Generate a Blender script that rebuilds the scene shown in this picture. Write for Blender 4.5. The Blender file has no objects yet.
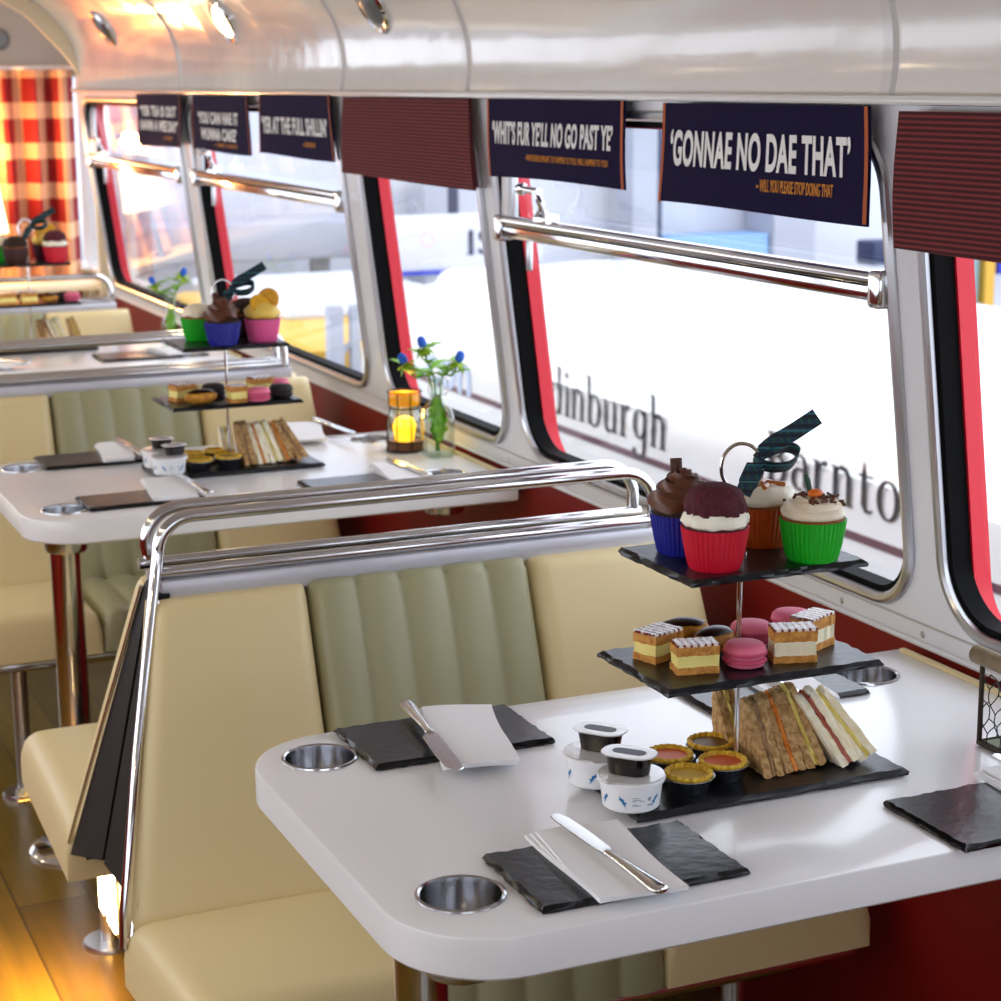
import bpy, bmesh, math, random
from mathutils import Matrix, Vector
from math import pi, sin, cos, radians as R, sqrt

S = bpy.context.scene
col = S.collection

# ------------------------------------------------------------------ camera
cam_d = bpy.data.cameras.new('camera')
cam = bpy.data.objects.new('camera', cam_d)
col.objects.link(cam)
S.camera = cam
yaw, pitch, roll = 0.4125, 0.214, -0.0077
f_ = Vector((sin(yaw) * cos(pitch), cos(yaw) * cos(pitch), -sin(pitch)))
r_ = Vector((cos(yaw), -sin(yaw), 0))
u_ = r_.cross(f_)
rr = cos(roll) * r_ + sin(roll) * u_
uu = -sin(roll) * r_ + cos(roll) * u_
cam.matrix_world = Matrix.Translation((-.6403, -1.5623, 1.4619)) @ Matrix((rr, uu, -f_)).transposed().to_4x4()
cam_d.sensor_width = 36
cam_d.lens = 1943.0 / 1001 * 36
cam_d.clip_start = .02
cam_d.dof.use_dof = True
cam_d.dof.focus_distance = 2.12
cam_d.dof.aperture_fstop = 10.5

# ------------------------------------------------------------------ world and light
W = bpy.data.worlds.new('sky')
S.world = W
W.use_nodes = True
bg = W.node_tree.nodes['Background']
bg.inputs[0].default_value = (.87, .93, 1.04, 1)
bg.inputs[1].default_value = 2.0
S.view_settings.view_transform = 'Standard'
S.view_settings.look = 'None'
S.view_settings.gamma = 1
S.view_settings.use_curve_mapping = False
S.view_settings.exposure = 0.56


def area(name, loc, target, sx, sy, power, color, shape='RECTANGLE'):
    d = bpy.data.lights.new(name, 'AREA')
    d.shape = shape
    d.size = sx
    if shape in ('RECTANGLE', 'ELLIPSE'):
        d.size_y = sy
    d.energy = power
    d.color = color
    o = bpy.data.objects.new(name, d)
    o.location = loc
    o.rotation_euler = (Vector(target) - Vector(loc)).to_track_quat('-Z', 'Y').to_euler()
    col.objects.link(o)
    return o


# ------------------------------------------------------------------ materials
def srgb(h):
    if isinstance(h, str):
        h = h.lstrip('#')
        c = [int(h[i:i + 2], 16) / 255 for i in (0, 2, 4)]
        return tuple(x / 12.92 if x <= .04045 else ((x + .055) / 1.055) ** 2.4 for x in c)
    return h


def mat(name, c, rough=.5, metal=0., spec=.5, bump=0., bscale=80., coat=0., trans=0., emit=None, estr=0., var=0., vscale=20., sss=0., c2=None, bdist=.002):
    m = bpy.data.materials.new(name)
    m.use_nodes = True
    nt = m.node_tree
    b = nt.nodes['Principled BSDF']
    c = srgb(c)
    b.inputs['Base Color'].default_value = (*c, 1)
    b.inputs['Roughness'].default_value = rough
    b.inputs['Metallic'].default_value = metal
    b.inputs['Specular IOR Level'].default_value = spec
    b.inputs['Coat Weight'].default_value = coat
    b.inputs['Coat Roughness'].default_value = .08
    b.inputs['Transmission Weight'].default_value = trans
    if sss:
        b.inputs['Subsurface Weight'].default_value = sss
        b.inputs['Subsurface Radius'].default_value = (.01, .006, .004)
    if emit:
        b.inputs['Emission Color'].default_value = (*srgb(emit), 1)
        b.inputs['Emission Strength'].default_value = estr
    if bump or var or c2:
        tc = nt.nodes.new('ShaderNodeTexCoord')
    if bump:
        n = nt.nodes.new('ShaderNodeTexNoise')
        n.inputs['Scale'].default_value = bscale
        n.inputs['Detail'].default_value = 5
        bp = nt.nodes.new('ShaderNodeBump')
        bp.inputs['Strength'].default_value = bump
        bp.inputs['Distance'].default_value = bdist
        nt.links.new(tc.outputs['Object'], n.inputs['Vector'])
        nt.links.new(n.outputs['Fac'], bp.inputs['Height'])
        nt.links.new(bp.outputs['Normal'], b.inputs['Normal'])
    if var or c2:
        n = nt.nodes.new('ShaderNodeTexNoise')
        n.inputs['Scale'].default_value = vscale
        n.inputs['Detail'].default_value = 4
        mx = nt.nodes.new('ShaderNodeMix')
        mx.data_type = 'RGBA'
        rp = nt.nodes.new('ShaderNodeValToRGB')
        rp.color_ramp.elements[0].position = .38
        rp.color_ramp.elements[1].position = .62
        d = srgb(c2) if c2 else tuple(x * (1 - var) for x in c)
        mx.inputs[6].default_value = (*c, 1)
        mx.inputs[7].default_value = (*d, 1)
        nt.links.new(tc.outputs['Object'], n.inputs['Vector'])
        nt.links.new(n.outputs['Fac'], rp.inputs['Fac'])
        nt.links.new(rp.outputs['Color'], mx.inputs[0])
        nt.links.new(mx.outputs[2], b.inputs['Base Color'])
    return m


def pane_mat(name, tint=(1, 1, 1), refl=1.45, power=4.5):
    m = bpy.data.materials.new(name)
    m.use_nodes = True
    nt = m.node_tree
    nt.nodes.clear()
    o = nt.nodes.new('ShaderNodeOutputMaterial')
    t = nt.nodes.new('ShaderNodeBsdfTransparent')
    t.inputs[0].default_value = (*tint, 1)
    g = nt.nodes.new('ShaderNodeBsdfGlossy')
    g.inputs['Roughness'].default_value = .02
    lw = nt.nodes.new('ShaderNodeLayerWeight')
    lw.inputs[0].default_value = .5
    pw = nt.nodes.new('ShaderNodeMath'); pw.operation = 'POWER'; pw.inputs[1].default_value = power
    fr = nt.nodes.new('ShaderNodeMath'); fr.operation = 'MULTIPLY_ADD'; fr.inputs[1].default_value = .8; fr.inputs[2].default_value = .03 * refl
    nt.links.new(lw.outputs['Facing'], pw.inputs[0])
    nt.links.new(pw.outputs[0], fr.inputs[0])
    mx = nt.nodes.new('ShaderNodeMixShader')
    nt.links.new(fr.outputs[0], mx.inputs[0])
    nt.links.new(t.outputs[0], mx.inputs[1])
    nt.links.new(g.outputs[0], mx.inputs[2])
    nt.links.new(mx.outputs[0], o.inputs[0])
    return m


def node_mat(name, build, rough=.5, **k):
    """principled material whose base colour comes from build(nt, texcoord node) -> colour socket"""
    m = mat(name, (.5, .5, .5), rough, **k)
    nt = m.node_tree
    tc = nt.nodes.new('ShaderNodeTexCoord')
    nt.links.new(build(nt, tc), nt.nodes['Principled BSDF'].inputs['Base Color'])
    return m


def mix(nt, fac, a, b):
    mx = nt.nodes.new('ShaderNodeMix')
    mx.data_type = 'RGBA'
    if isinstance(fac, float):
        mx.inputs[0].default_value = fac
    else:
        nt.links.new(fac, mx.inputs[0])
    for i, v in ((6, a), (7, b)):
        if isinstance(v, (tuple, str)):
            mx.inputs[i].default_value = (*srgb(v), 1)
        else:
            nt.links.new(v, mx.inputs[i])
    return mx.outputs[2]


def band(nt, sock, freq, thr, axis, phase=0.):
    """1 where frac(axis*freq+phase) < thr"""
    sp = nt.nodes.new('ShaderNodeSeparateXYZ')
    nt.links.new(sock, sp.inputs[0])
    a = nt.nodes.new('ShaderNodeMath'); a.operation = 'MULTIPLY_ADD'
    a.inputs[1].default_value = freq; a.inputs[2].default_value = phase
    nt.links.new(sp.outputs[axis], a.inputs[0])
    fr = nt.nodes.new('ShaderNodeMath'); fr.operation = 'FRACT'
    nt.links.new(a.outputs[0], fr.inputs[0])
    l = nt.nodes.new('ShaderNodeMath'); l.operation = 'LESS_THAN'
    l.inputs[1].default_value = thr
    nt.links.new(fr.outputs[0], l.inputs[0])
    return l.outputs[0]


M = {}
M['table'] = mat('white_laminate', '#eeeef1', .22, coat=.3, spec=.5)
M['steel'] = mat('brushed_steel', (.55, .55, .57), .16, 1.)
M['chrome'] = mat('chrome', (.74, .74, .76), .10, 1.)
M['alu'] = mat('aluminium', (.62, .63, .66), .28, 1.)
M['cutlery'] = mat('polished_cutlery', (.78, .77, .75), .14, 1.)
M['cream'] = mat('cream_vinyl', '#e6d29e', .42, bump=.10, bscale=220, bdist=.001)
M['sage'] = mat('sage_vinyl', '#a3a07c', .40, bump=.10, bscale=220, bdist=.001)
M['dark'] = mat('dark_panel', '#060405', .45, spec=.3)
M['black'] = mat('black_rubber', '#010102', .7, spec=.12)
M['wall'] = mat('wall_white', '#e8e9ee', .25, coat=.25)
M['seat_white'] = mat('pale_metal', '#c9c9d2', .3, metal=.3)
M['red'] = mat('dark_red_paint', '#7c0a05', .5, spec=.3)
M['redframe'] = mat('red_body_paint', '#d8142c', .4)
M['cove'] = mat('gloss_cream_panel', '#f0ece8', .13, coat=.6, bump=.25, bscale=3.2, bdist=.035)
M['trimw'] = mat('white_trim', '#e6e3e2', .2, coat=.3)
M['bulk'] = mat('cream_bulkhead', '#fdeecb', .4)
M['grey'] = mat('grey_panel', '#b7b4ae', .5)
M['pane'] = pane_mat('clear_pane', (.97, .98, .99))
M['glass'] = pane_mat('bottle_glass', (.86, .93, .89), 1.8, 2.0)
M['slate'] = mat('slate', '#0a0b10', .24, bump=.45, bscale=60, bdist=.0012, var=.4, vscale=30, spec=.38)
M['slate_tier'] = mat('slate_tier', '#0b0e16', .30, bump=.6, bscale=60, bdist=.0012, var=.4, vscale=30, spec=.42)
M['napkin'] = mat('paper_napkin', '#f3f3f6', .85, bump=.25, bscale=90, bdist=.001)
M['rust'] = mat('rusty_wire', '#3a2d22', .5, metal=.6)
M['wood'] = mat('wood_handle', '#8d7a5c', .6, var=.3, vscale=60)


def planks(nt, tc):
    mp = nt.nodes.new('ShaderNodeMapping')
    mp.inputs['Rotation'].default_value = (0, 0, R(90))
    nt.links.new(tc.outputs['Object'], mp.inputs[0])
    br = nt.nodes.new('ShaderNodeTexBrick')
    br.inputs['Color1'].default_value = (*srgb('#67501a'), 1)
    br.inputs['Color2'].default_value = (*srgb('#826722'), 1)
    br.inputs['Mortar'].default_value = (*srgb('#4a381c'), 1)
    br.inputs['Scale'].default_value = 1.0
    br.inputs['Mortar Size'].default_value = .0025
    br.inputs['Brick Width'].default_value = .9
    br.inputs['Row Height'].default_value = .13
    nt.links.new(mp.outputs[0], br.inputs[0])
    n = nt.nodes.new('ShaderNodeTexNoise')
    m2 = nt.nodes.new('ShaderNodeMapping')
    m2.inputs['Scale'].default_value = (40, 2.5, 1)
    nt.links.new(tc.outputs['Object'], m2.inputs[0])
    nt.links.new(m2.outputs[0], n.inputs['Vector'])
    n.inputs['Detail'].default_value = 6
    n.inputs['Scale'].default_value = 1
    rp = nt.nodes.new('ShaderNodeValToRGB')
    rp.color_ramp.elements[0].position = .35
    rp.color_ramp.elements[1].position = .75
    nt.links.new(n.outputs['Fac'], rp.inputs[0])
    mu = nt.nodes.new('ShaderNodeMath'); mu.operation = 'MULTIPLY'; mu.inputs[1].default_value = .55
    nt.links.new(rp.outputs[0], mu.inputs[0])
    return mix(nt, mu.outputs[0], br.outputs[0], '#33270a')


M['floor'] = node_mat('oak_planks', planks, .28)


def weave(nt, tc):
    a = band(nt, tc.outputs['Object'], 150, .38, 2)
    b = band(nt, tc.outputs['Object'], 290, .45, 1)
    mu = nt.nodes.new('ShaderNodeMath'); mu.operation = 'MULTIPLY'
    nt.links.new(a, mu.inputs[0]); nt.links.new(b, mu.inputs[1])
    c = mix(nt, mu.outputs[0], '#5a0614', '#97403c')
    d = band(nt, tc.outputs['Object'], 150, .34, 2, .5)
    return mix(nt, d, c, '#36040b')


M['weave'] = node_mat('maroon_weave', weave, .85)


def gingham(nt, tc):
    a = band(nt, tc.outputs['Object'], 12, .58, 0)
    b = band(nt, tc.outputs['Object'], 6.5, .60, 2)
    ad = nt.nodes.new('ShaderNodeMath'); ad.operation = 'ADD'
    nt.links.new(a, ad.inputs[0]); nt.links.new(b, ad.inputs[1])
    hf = nt.nodes.new('ShaderNodeMath'); hf.operation = 'MULTIPLY'; hf.inputs[1].default_value = .5
    nt.links.new(ad.outputs[0], hf.inputs[0])
    return mix(nt, hf.outputs[0], '#ecbf94', '#86050a')


M['gingham'] = node_mat('red_check_cloth', gingham, .8)
# cloth lets light through
_b = M['gingham'].node_tree
_p = _b.nodes['Principled BSDF']
_tr = _b.nodes.new('ShaderNodeBsdfTranslucent')
_mx = _b.nodes.new('ShaderNodeMixShader')
_mx.inputs[0].default_value = .12
_src = _p.inputs['Base Color'].links[0].from_socket
_b.links.new(_src, _tr.inputs[0])
_b.links.new(_p.outputs[0], _mx.inputs[1])
_b.links.new(_tr.outputs[0], _mx.inputs[2])
_b.links.new(_mx.outputs[0], _b.nodes['Material Output'].inputs[0])


def tartan(nt, tc):
    a = band(nt, tc.outputs['Object'], 130, .4, 0)
    b = band(nt, tc.outputs['Object'], 110, .4, 2)
    c = mix(nt, a, '#0d2b4a', '#0b4a40')
    d = mix(nt, b, c, '#071425')
    e = band(nt, tc.outputs['Object'], 60, .1, 2, .3)
    return mix(nt, e, d, '#2f6f7a')


M['tartan'] = node_mat('dark_tartan_ribbon', tartan, .55)

# ------------------------------------------------------------------ mesh building
class MB:
    def __init__(s):
        s.v = []
        s.f = []
        s.uv = None

    def add(s, vs, fs, m=None):
        o = len(s.v)
        if m is not None:
            vs = [m @ Vector(v) for v in vs]
        s.v += [tuple(v) for v in vs]
        s.f += [tuple(i + o for i in f) for f in fs]
        return s

    def bm(s, b, m=None):
        b.verts.index_update()
        s.add([v.co.copy() for v in b.verts], [[v.index for v in f.verts] for f in b.faces], m)
        b.free()
        return s

    def box(s, c, d, bev=0., seg=2, m=None, rz=0.):
        b = bmesh.new()
        bmesh.ops.create_cube(b, size=1)
        for v in b.verts:
            v.co = Vector((v.co.x * d[0], v.co.y * d[1], v.co.z * d[2]))
        if bev:
            bmesh.ops.bevel(b, geom=b.edges[:], offset=min(bev, min(d) * .49), segments=seg, affect='EDGES', profile=.5)
        T = Matrix.Translation(c) @ Matrix.Rotation(rz, 4, 'Z')
        return s.bm(b, (m @ T) if m is not None else T)

    def lathe(s, prof, n=32, c=(0, 0, 0), rf=None, m=None, cap=True):
        vs, fs = [], []
        k = len(prof)
        for i in range(n):
            a = 2 * pi * i / n
            for j, (r, z) in enumerate(prof):
                q = r if rf is None else rf(a, r, z, j)
                vs.append((c[0] + q * cos(a), c[1] + q * sin(a), c[2] + z))
        for i in range(n):
            i2 = (i + 1) % n
            for j in range(k - 1):
                fs.append((i * k + j, i2 * k + j, i2 * k + j + 1, i * k + j + 1))
        if cap:
            if prof[0][0] > 1e-6:
                fs.append(tuple(i * k for i in reversed(range(n))))
            if prof[-1][0] > 1e-6:
                fs.append(tuple(i * k + k - 1 for i in range(n)))
        return s.add(vs, fs, m)

    def tube(s, pts, r, n=12, closed=False, m=None, star=0, twist=0.):
        P = [Vector(p) for p in pts]
        L = len(P)
        rad = r if isinstance(r, (list, tuple)) else [r] * L
        T = []
        for i in range(L):
            a = P[(i - 1) % L] if (closed or i > 0) else P[i]
            b = P[(i + 1) % L] if (closed or i < L - 1) else P[i]
            T.append((b - a).normalized())
        ref = Vector((0, 0, 1)) if abs(T[0].z) < .9 else Vector((1, 0, 0))
        N = (ref - T[0] * ref.dot(T[0])).normalized()
        vs, fs = [], []
        for i in range(L):
            N = (N - T[i] * N.dot(T[i])).normalized()
            B = T[i].cross(N)
            for k in range(n):
                a = 2 * pi * k / n + twist * i
                q = rad[i]
                if star:
                    q *= 1 + .22 * cos(star * (a - twist * i))
                vs.append(P[i] + (N * cos(a) + B * sin(a)) * q)
        for i in range(L if closed else L - 1):
            j = (i + 1) % L
            for k in range(n):
                k2 = (k + 1) % n
                fs.append((i * n + k, i * n + k2, j * n + k2, j * n + k))
        if not closed:
            fs.append(tuple(range(n - 1, -1, -1)))
            fs.append(tuple((L - 1) * n + k for k in range(n)))
        return s.add(vs, fs, m)

    def prism(s, poly, z0, z1, bev=0., seg=2, m=None, jit=None):
        b = bmesh.new()
        vs = [b.verts.new((x, y, z0)) for x, y in poly]
        f = b.faces.new(vs)
        e = bmesh.ops.extrude_face_region(b, geom=[f])
        top = [v for v in e['geom'] if isinstance(v, bmesh.types.BMVert)]
        for v in top:
            v.co.z = z1
        bmesh.ops.recalc_face_normals(b, faces=b.faces)
        if bev:
            ed = [e_ for e_ in b.edges if abs(e_.verts[0].co.z - e_.verts[1].co.z) < 1e-7]
            bmesh.ops.bevel(b, geom=ed, offset=bev, segments=seg, affect='EDGES', profile=.5)
        return s.bm(b, m)

    def ell(s, c, d, nu=20, nv=12, m=None, jit=0., seed=1):
        rnd = random.Random(seed)
        vs, fs = [], []
        for j in range(nv + 1):
            t = pi * j / nv
            for i in range(nu):
                a = 2 * pi * i / nu
                k = 1 + (rnd.uniform(-jit, jit) if 0 < j < nv else 0)
                vs.append((c[0] + d[0] * k * sin(t) * cos(a), c[1] + d[1] * k * sin(t) * sin(a), c[2] + d[2] * k * cos(t)))
        for j in range(nv):
            for i in range(nu):
                i2 = (i + 1) % nu
                fs.append((j * nu + i, (j + 1) * nu + i, (j + 1) * nu + i2, j * nu + i2))
        return s.add(vs, fs, m)

    def build(s, name, m, parent=None, smooth=35., kind=None):
        me = bpy.data.meshes.new(name)
        me.from_pydata(s.v, [], s.f)
        b = bmesh.new()
        b.from_mesh(me)
        bmesh.ops.remove_doubles(b, verts=b.verts, dist=1e-6)
        bmesh.ops.recalc_face_normals(b, faces=b.faces)
        b.to_mesh(me)
        b.free()
        if smooth:
            me.shade_smooth()
            me.set_sharp_from_angle(angle=R(smooth))
        me.materials.append(m)
        o = bpy.data.objects.new(name, me)
        col.objects.link(o)
        if parent:
            o.parent = parent
        if kind:
            o['kind'] = kind
        return o


def thing(name, label, cat, loc=(0, 0, 0), rz=0., group=None):
    o = bpy.data.objects.new(name, None)
    o.empty_display_size = .02
    col.objects.link(o)
    o.location = loc
    o.rotation_euler = (0, 0, rz)
    return tag(o, label, cat, group)


def tag(o, label, cat, group=None):
    o['label'] = label
    o['category'] = cat
    if group:
        o['group'] = group
    return o


def dup(root, loc, rz=None, label=None, group=None):
    c = root.copy()
    col.objects.link(c)
    c.location = loc
    if rz is not None:
        c.rotation_euler = (0, 0, rz)
    if label:
        c['label'] = label
    if group:
        c['group'] = group
    for ch in list(root.children):
        d = ch.copy(); col.objects.link(d); d.parent = c
        for g in list(ch.children):
            e = g.copy(); col.objects.link(e); e.parent = d
    return c


def struct(o):
    o['kind'] = 'structure'
    return o


def rrect(x0, x1, y0, y1, r, n=8, corners=(1, 1, 1, 1)):
    """rounded rectangle, counter-clockwise from the lower right"""
    out = []
    for (cx, cy, a0, on) in ((x1, y0, -90, corners[0]), (x1, y1, 0, corners[1]), (x0, y1, 90, corners[2]), (x0, y0, 180, corners[3])):
        if not on:
            out.append((cx, cy)); continue
        ox = cx - r if cx == x1 else cx + r
        oy = cy - r if cy == y1 else cy + r
        for k in range(n + 1):
            a = R(a0 + 90 * k / n)
            out.append((ox + r * cos(a), oy + r * sin(a)))
    return out


def fill_holes(outer, holes):
    """2-D region with holes -> verts, faces (triangles)"""
    b = bmesh.new()
    for lp in [outer] + holes:
        vs = [b.verts.new((x, y, 0)) for x, y in lp]
        for i in range(len(vs)):
            b.edges.new((vs[i], vs[(i + 1) % len(vs)]))
    bmesh.ops.triangle_fill(b, use_beauty=True, use_dissolve=False, edges=b.edges[:])
    b.verts.index_update()
    v = [(w.co.x, w.co.y) for w in b.verts]
    f = [[w.index for w in q.verts] for q in b.faces]
    b.free()
    return v, f


def text_mesh(body, size, width=None, squeeze=1., bold=0., align='LEFT', depth=.0004):
    """text as a flat extruded mesh in its own xy plane; width rescales x so the line is that long"""
    cu = bpy.data.curves.new('lettering', 'FONT')
    cu.body = body
    cu.size = size
    cu.offset = bold
    cu.extrude = depth
    cu.space_character = 1.0 + 2.2 * bold / size
    o = bpy.data.objects.new('lettering', cu)
    col.objects.link(o)
    dg = bpy.context.evaluated_depsgraph_get()
    me = bpy.data.meshes.new_from_object(o.evaluated_get(dg))
    bpy.data.objects.remove(o)
    bpy.data.curves.remove(cu)
    xs = [v.co.x for v in me.vertices]
    x0, x1 = min(xs), max(xs)
    k = (width / (x1 - x0)) if width else squeeze
    for v in me.vertices:
        v.co.x = (v.co.x - x0) * k
    return me


# text plane facing -x, reading towards -y
FACE = Matrix(((0, 0, -1), (-1, 0, 0), (0, 1, 0))).to_4x4()

# ------------------------------------------------------------------ room lamps' daylight partner: nothing here but the sky; lamps sit in their builders
# ------------------------------------------------------------------ structure
SILL, HEAD = .775, 1.400


def wx(z, d=0.):
    return .85 - .12 * (z - .78) + d


WINS = [  # y0, y1, has sliding rail
    (-.10, .408, 0), (.487, 1.705, 1), (1.79, 2.44, 0), (2.565, 3.82, 1), (3.97, 5.19, 1), (-1.45, -.24, 1)]

struct(MB().box((-.3, 1.7, -.02), (2.5, 9.8, .04)).build('floor', M['floor'], smooth=0))


def wall_mesh(sgn):
    mb = MB()
    v, f = fill_holes([(-3.1, .725), (5.29, .725), (5.29, 1.438), (-3.1, 1.438)], [rrect(a, b, SILL, HEAD, .085) for a, b, _ in WINS])
    for d in (0., .012):
        mb.add([((wx(z, d) if sgn > 0 else -.6 - wx(z, d)), y, z) for y, z in v], f)
    return mb


struct(wall_mesh(1).build('wall_right', M['wall'], smooth=0))
struct(wall_mesh(-1).build('wall_left', M['wall'], smooth=0))
struct(MB().box((.866, 1.1, .362), (.022, 8.4, .727)).build('trim_1', M['red'], smooth=0))
struct(MB().box((-1.466, 1.1, .362), (.022, 8.4, .727)).build('trim_2', M['red'], smooth=0))
# pale bead at the foot of the white panel and a fine joint higher up
mb = MB()
mb.tube([(wx(.727) - .003, -3.05, .729), (wx(.727) - .003, 5.25, .729)], .0045, 8)
struct(mb.build('trim_3', M['wall']))
struct(MB().box((wx(.757) - .0005, 1.1, .757), (.003, 8.3, .0025)).build('trim_4', M['grey'], smooth=0))
for k, y in enumerate((-.15, .47, .66, 1.1, 1.55, 1.81, 2.2, 2.5)):
    o = MB().lathe([(0, .002), (.0035, .0018), (.005, 0)], 12, m=Matrix.Translation((wx(.742) - .0005, y, .742)) @ Matrix.Rotation(R(-90), 4, 'Y')).build('screw', M['alu'])
    o['kind'] = 'structure'


def inset(a, b, i, r=.085):
    return rrect(a + i, b - i, SILL + i, HEAD - i, max(r - i, .02), 10)


def ring(mb, A, B, d0, d1):
    n = len(A)
    vs = []
    for lp, d in ((A, d0), (B, d0), (B, d1), (A, d1)):
        vs += [(wx(z, d), y, z) for y, z in lp]
    fs = []
    for i in range(n):
        j = (i + 1) % n
        for q in range(4):
            p = (q + 1) % 4
            fs.append((q * n + i, q * n + j, p * n + j, p * n + i))
    return mb.add(vs, fs)


def window(k, a, b, rail):
    root = bpy.data.objects.new('window_%d' % k, None)
    col.objects.link(root)
    struct(root)
    lp = inset(a, b, -.004)
    MB().tube([(wx(z, -.003), y, z) for y, z in lp], .0085, 10, closed=True).build('frame', M['alu'], root)
    ring(MB(), inset(a, b, -.002), inset(a, b, .013), .0, .029).build('gasket', M['black'], root)
    ring(MB(), [(y, z - (.03 if z < 1 else 0)) for y, z in inset(a, b, .004)], [(y, z - (.03 if z < 1 else 0)) for y, z in inset(a, b, .017)], .029, .055).build('outer_frame', M['redframe'], root)
    g = inset(a, b, .012)
    n = len(g)
    MB().add([(wx(z, .026), y, z) for y, z in g], [tuple(range(n))]).build('pane', M['pane'], root, smooth=0)
    if rail:
        zr = 1.197
        x = wx(zr, -.004)
        mb = MB()
        mb.box((x, (a + b) / 2, zr - .004), (.024, b - a - .03, .026), .005)
        mb.tube([(x - .004, a + .02, zr + .012), (x - .004, b - .02, zr + .014)], .0105, 14)
        ro = mb.build('rail', M['chrome'], root)
        MB().box((x - .0132, (a + b) / 2, zr + .0035), (.0012, b - a - .07, .0028)).build('groove', M['black'], ro, smooth=0)
        for y in (a + .014, b - .014):
            MB().box((x - .002, y, zr), (.034, .028, .050), .008, 3).build('rail_end', M['chrome'], root)
        # sliding channel above the rail at the far side
        MB().box((x + .002, b - .030, 1.298), (.016, .034, .16), .002).build('slide_channel', M['wall'], root)
        MB().box((x + .000, b - .060, 1.298), (.010, .010, .17), .002).build('slide_strip', M['alu'], root)
        MB().box((x + .03, b - .055, 1.15), (.010, .014, .06), .003).build('slide_foot', M['alu'], root)
        # latch
        yl = b - .185
        z0 = zr + .022
        mb = MB()
        xx = x - .004
        mb.lathe([(0, 0), (.017, 0), (.017, .007), (.012, .014), (.007, .020), (0, .020)], 18, c=(xx, yl, z0))
        mb.lathe([(0, 0), (.012, 0), (.012, .016), (0, .017)], 16, c=(xx, yl - .040, z0 - .002))
        mb.box((xx, yl - .020, z0 + .010), (.013, .06, .010), .004)
        mb.tube([(xx, yl, z0 + .014), (xx - .006, yl - .012, z0 + .022), (xx - .012, yl - .016, z0 + .034), (xx - .014, yl - .010, z0 + .045), (xx - .014, yl + .002, z0 + .052)], [.0075, .0068, .006, .0062, .007], 10)
        mb.tube([(xx - .014, yl - .016, z0 + .052), (xx - .014, yl + .055, z0 + .053)], .0065, 12)
        mb.lathe([(0, -.010), (.007, -.010), (.011, -.005), (.011, .005), (.007, .010), (0, .010)], 14, m=Matrix.Translation((xx - .014, yl + .056, z0 + .053)) @ Matrix.Rotation(R(90), 4, 'X'))
        mb.build('latch', M['chrome'], root)


for k, (a, b, r) in enumerate(WINS):
    window(k + 1, a, b, r)

# curved ceiling
PROF = [(.772, 1.432), (.778, 1.47), (.776, 1.52), (.762, 1.575), (.735, 1.625), (.69, 1.68), (.58, 1.757), (.42, 1.825), (.2, 1.868), (-.05, 1.893), (-.3, 1.90)]


def cr(P, n=4):
    out = []
    for i in range(len(P) - 1):
        p0, p1, p2, p3 = (Vector(P[max(i - 1, 0)]), Vector(P[i]), Vector(P[i + 1]), Vector(P[min(i + 2, len(P) - 1)]))
        for k in range(n):
            t = k / n
            out.append(.5 * ((2 * p1) + (p2 - p0) * t + (2 * p0 - 5 * p1 + 4 * p2 - p3) * t * t + (3 * p1 - p0 - 3 * p2 + p3) * t ** 3))
    out.append(Vector(P[-1]))
    return out


half = [(p.x, p.y) for p in cr(PROF)]
full = half + [(-.6 - x, z) for x, z in reversed(half[:-1])]
mb = MB()
ys = [-3.1 + 8.4 * i / 12 for i in range(13)]
n = len(full)
for y in ys:
    mb.v += [(x, y, z) for x, z in full]
for i in range(len(ys) - 1):
    for j in range(n - 1):
        mb.f.append((i * n + j, i * n + j + 1, (i + 1) * n + j + 1, (i + 1) * n + j))
struct(mb.build('ceiling', M['cove']))
RIBS = (.475, 1.815, 2.51, 3.895, -.17)
for k, y in enumerate(RIBS):
    mb = MB()
    m_ = len(half)
    vs = []
    for dy, dn in ((-.014, 0.), (-.010, -.006), (.010, -.006), (.014, 0.)):
        for i, (x, z) in enumerate(half):
            a = half[max(i - 1, 0)]; b = half[min(i + 1, m_ - 1)]
            t = Vector((b[0] - a[0], b[1] - a[1])).normalized()
            nx, nz = t.y, -t.x
            vs.append((x + nx * dn, y + dy, z + nz * dn))
    fs = [(q * m_ + i, q * m_ + i + 1, (q + 1) * m_ + i + 1, (q + 1) * m_ + i) for q in range(3) for i in range(m_ - 1)]
    struct(mb.add(vs, fs).build('trim_%d' % (5 + k), M['trimw']))
struct(MB().box((.762, 1.09, 1.4325), (.022, 8.36, .012), .004).build('trim_10', M['trimw']))

# rear wall of the deck with its window opening
v, f = fill_holes([(.87, 0.0), (.87, .72), (.80, 1.43)] + half[1:] + [(-.6 - x, z) for x, z in reversed(half[1:-1])] + [(-1.40, 1.43), (-1.47, .72), (-1.47, 0.0)], [rrect(-1.1, .5, .80, 1.45, .1)])
struct(MB().add([(x, -3.08, z) for x, z in v], f).build('wall_back', M['bulk'], smooth=0))

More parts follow.
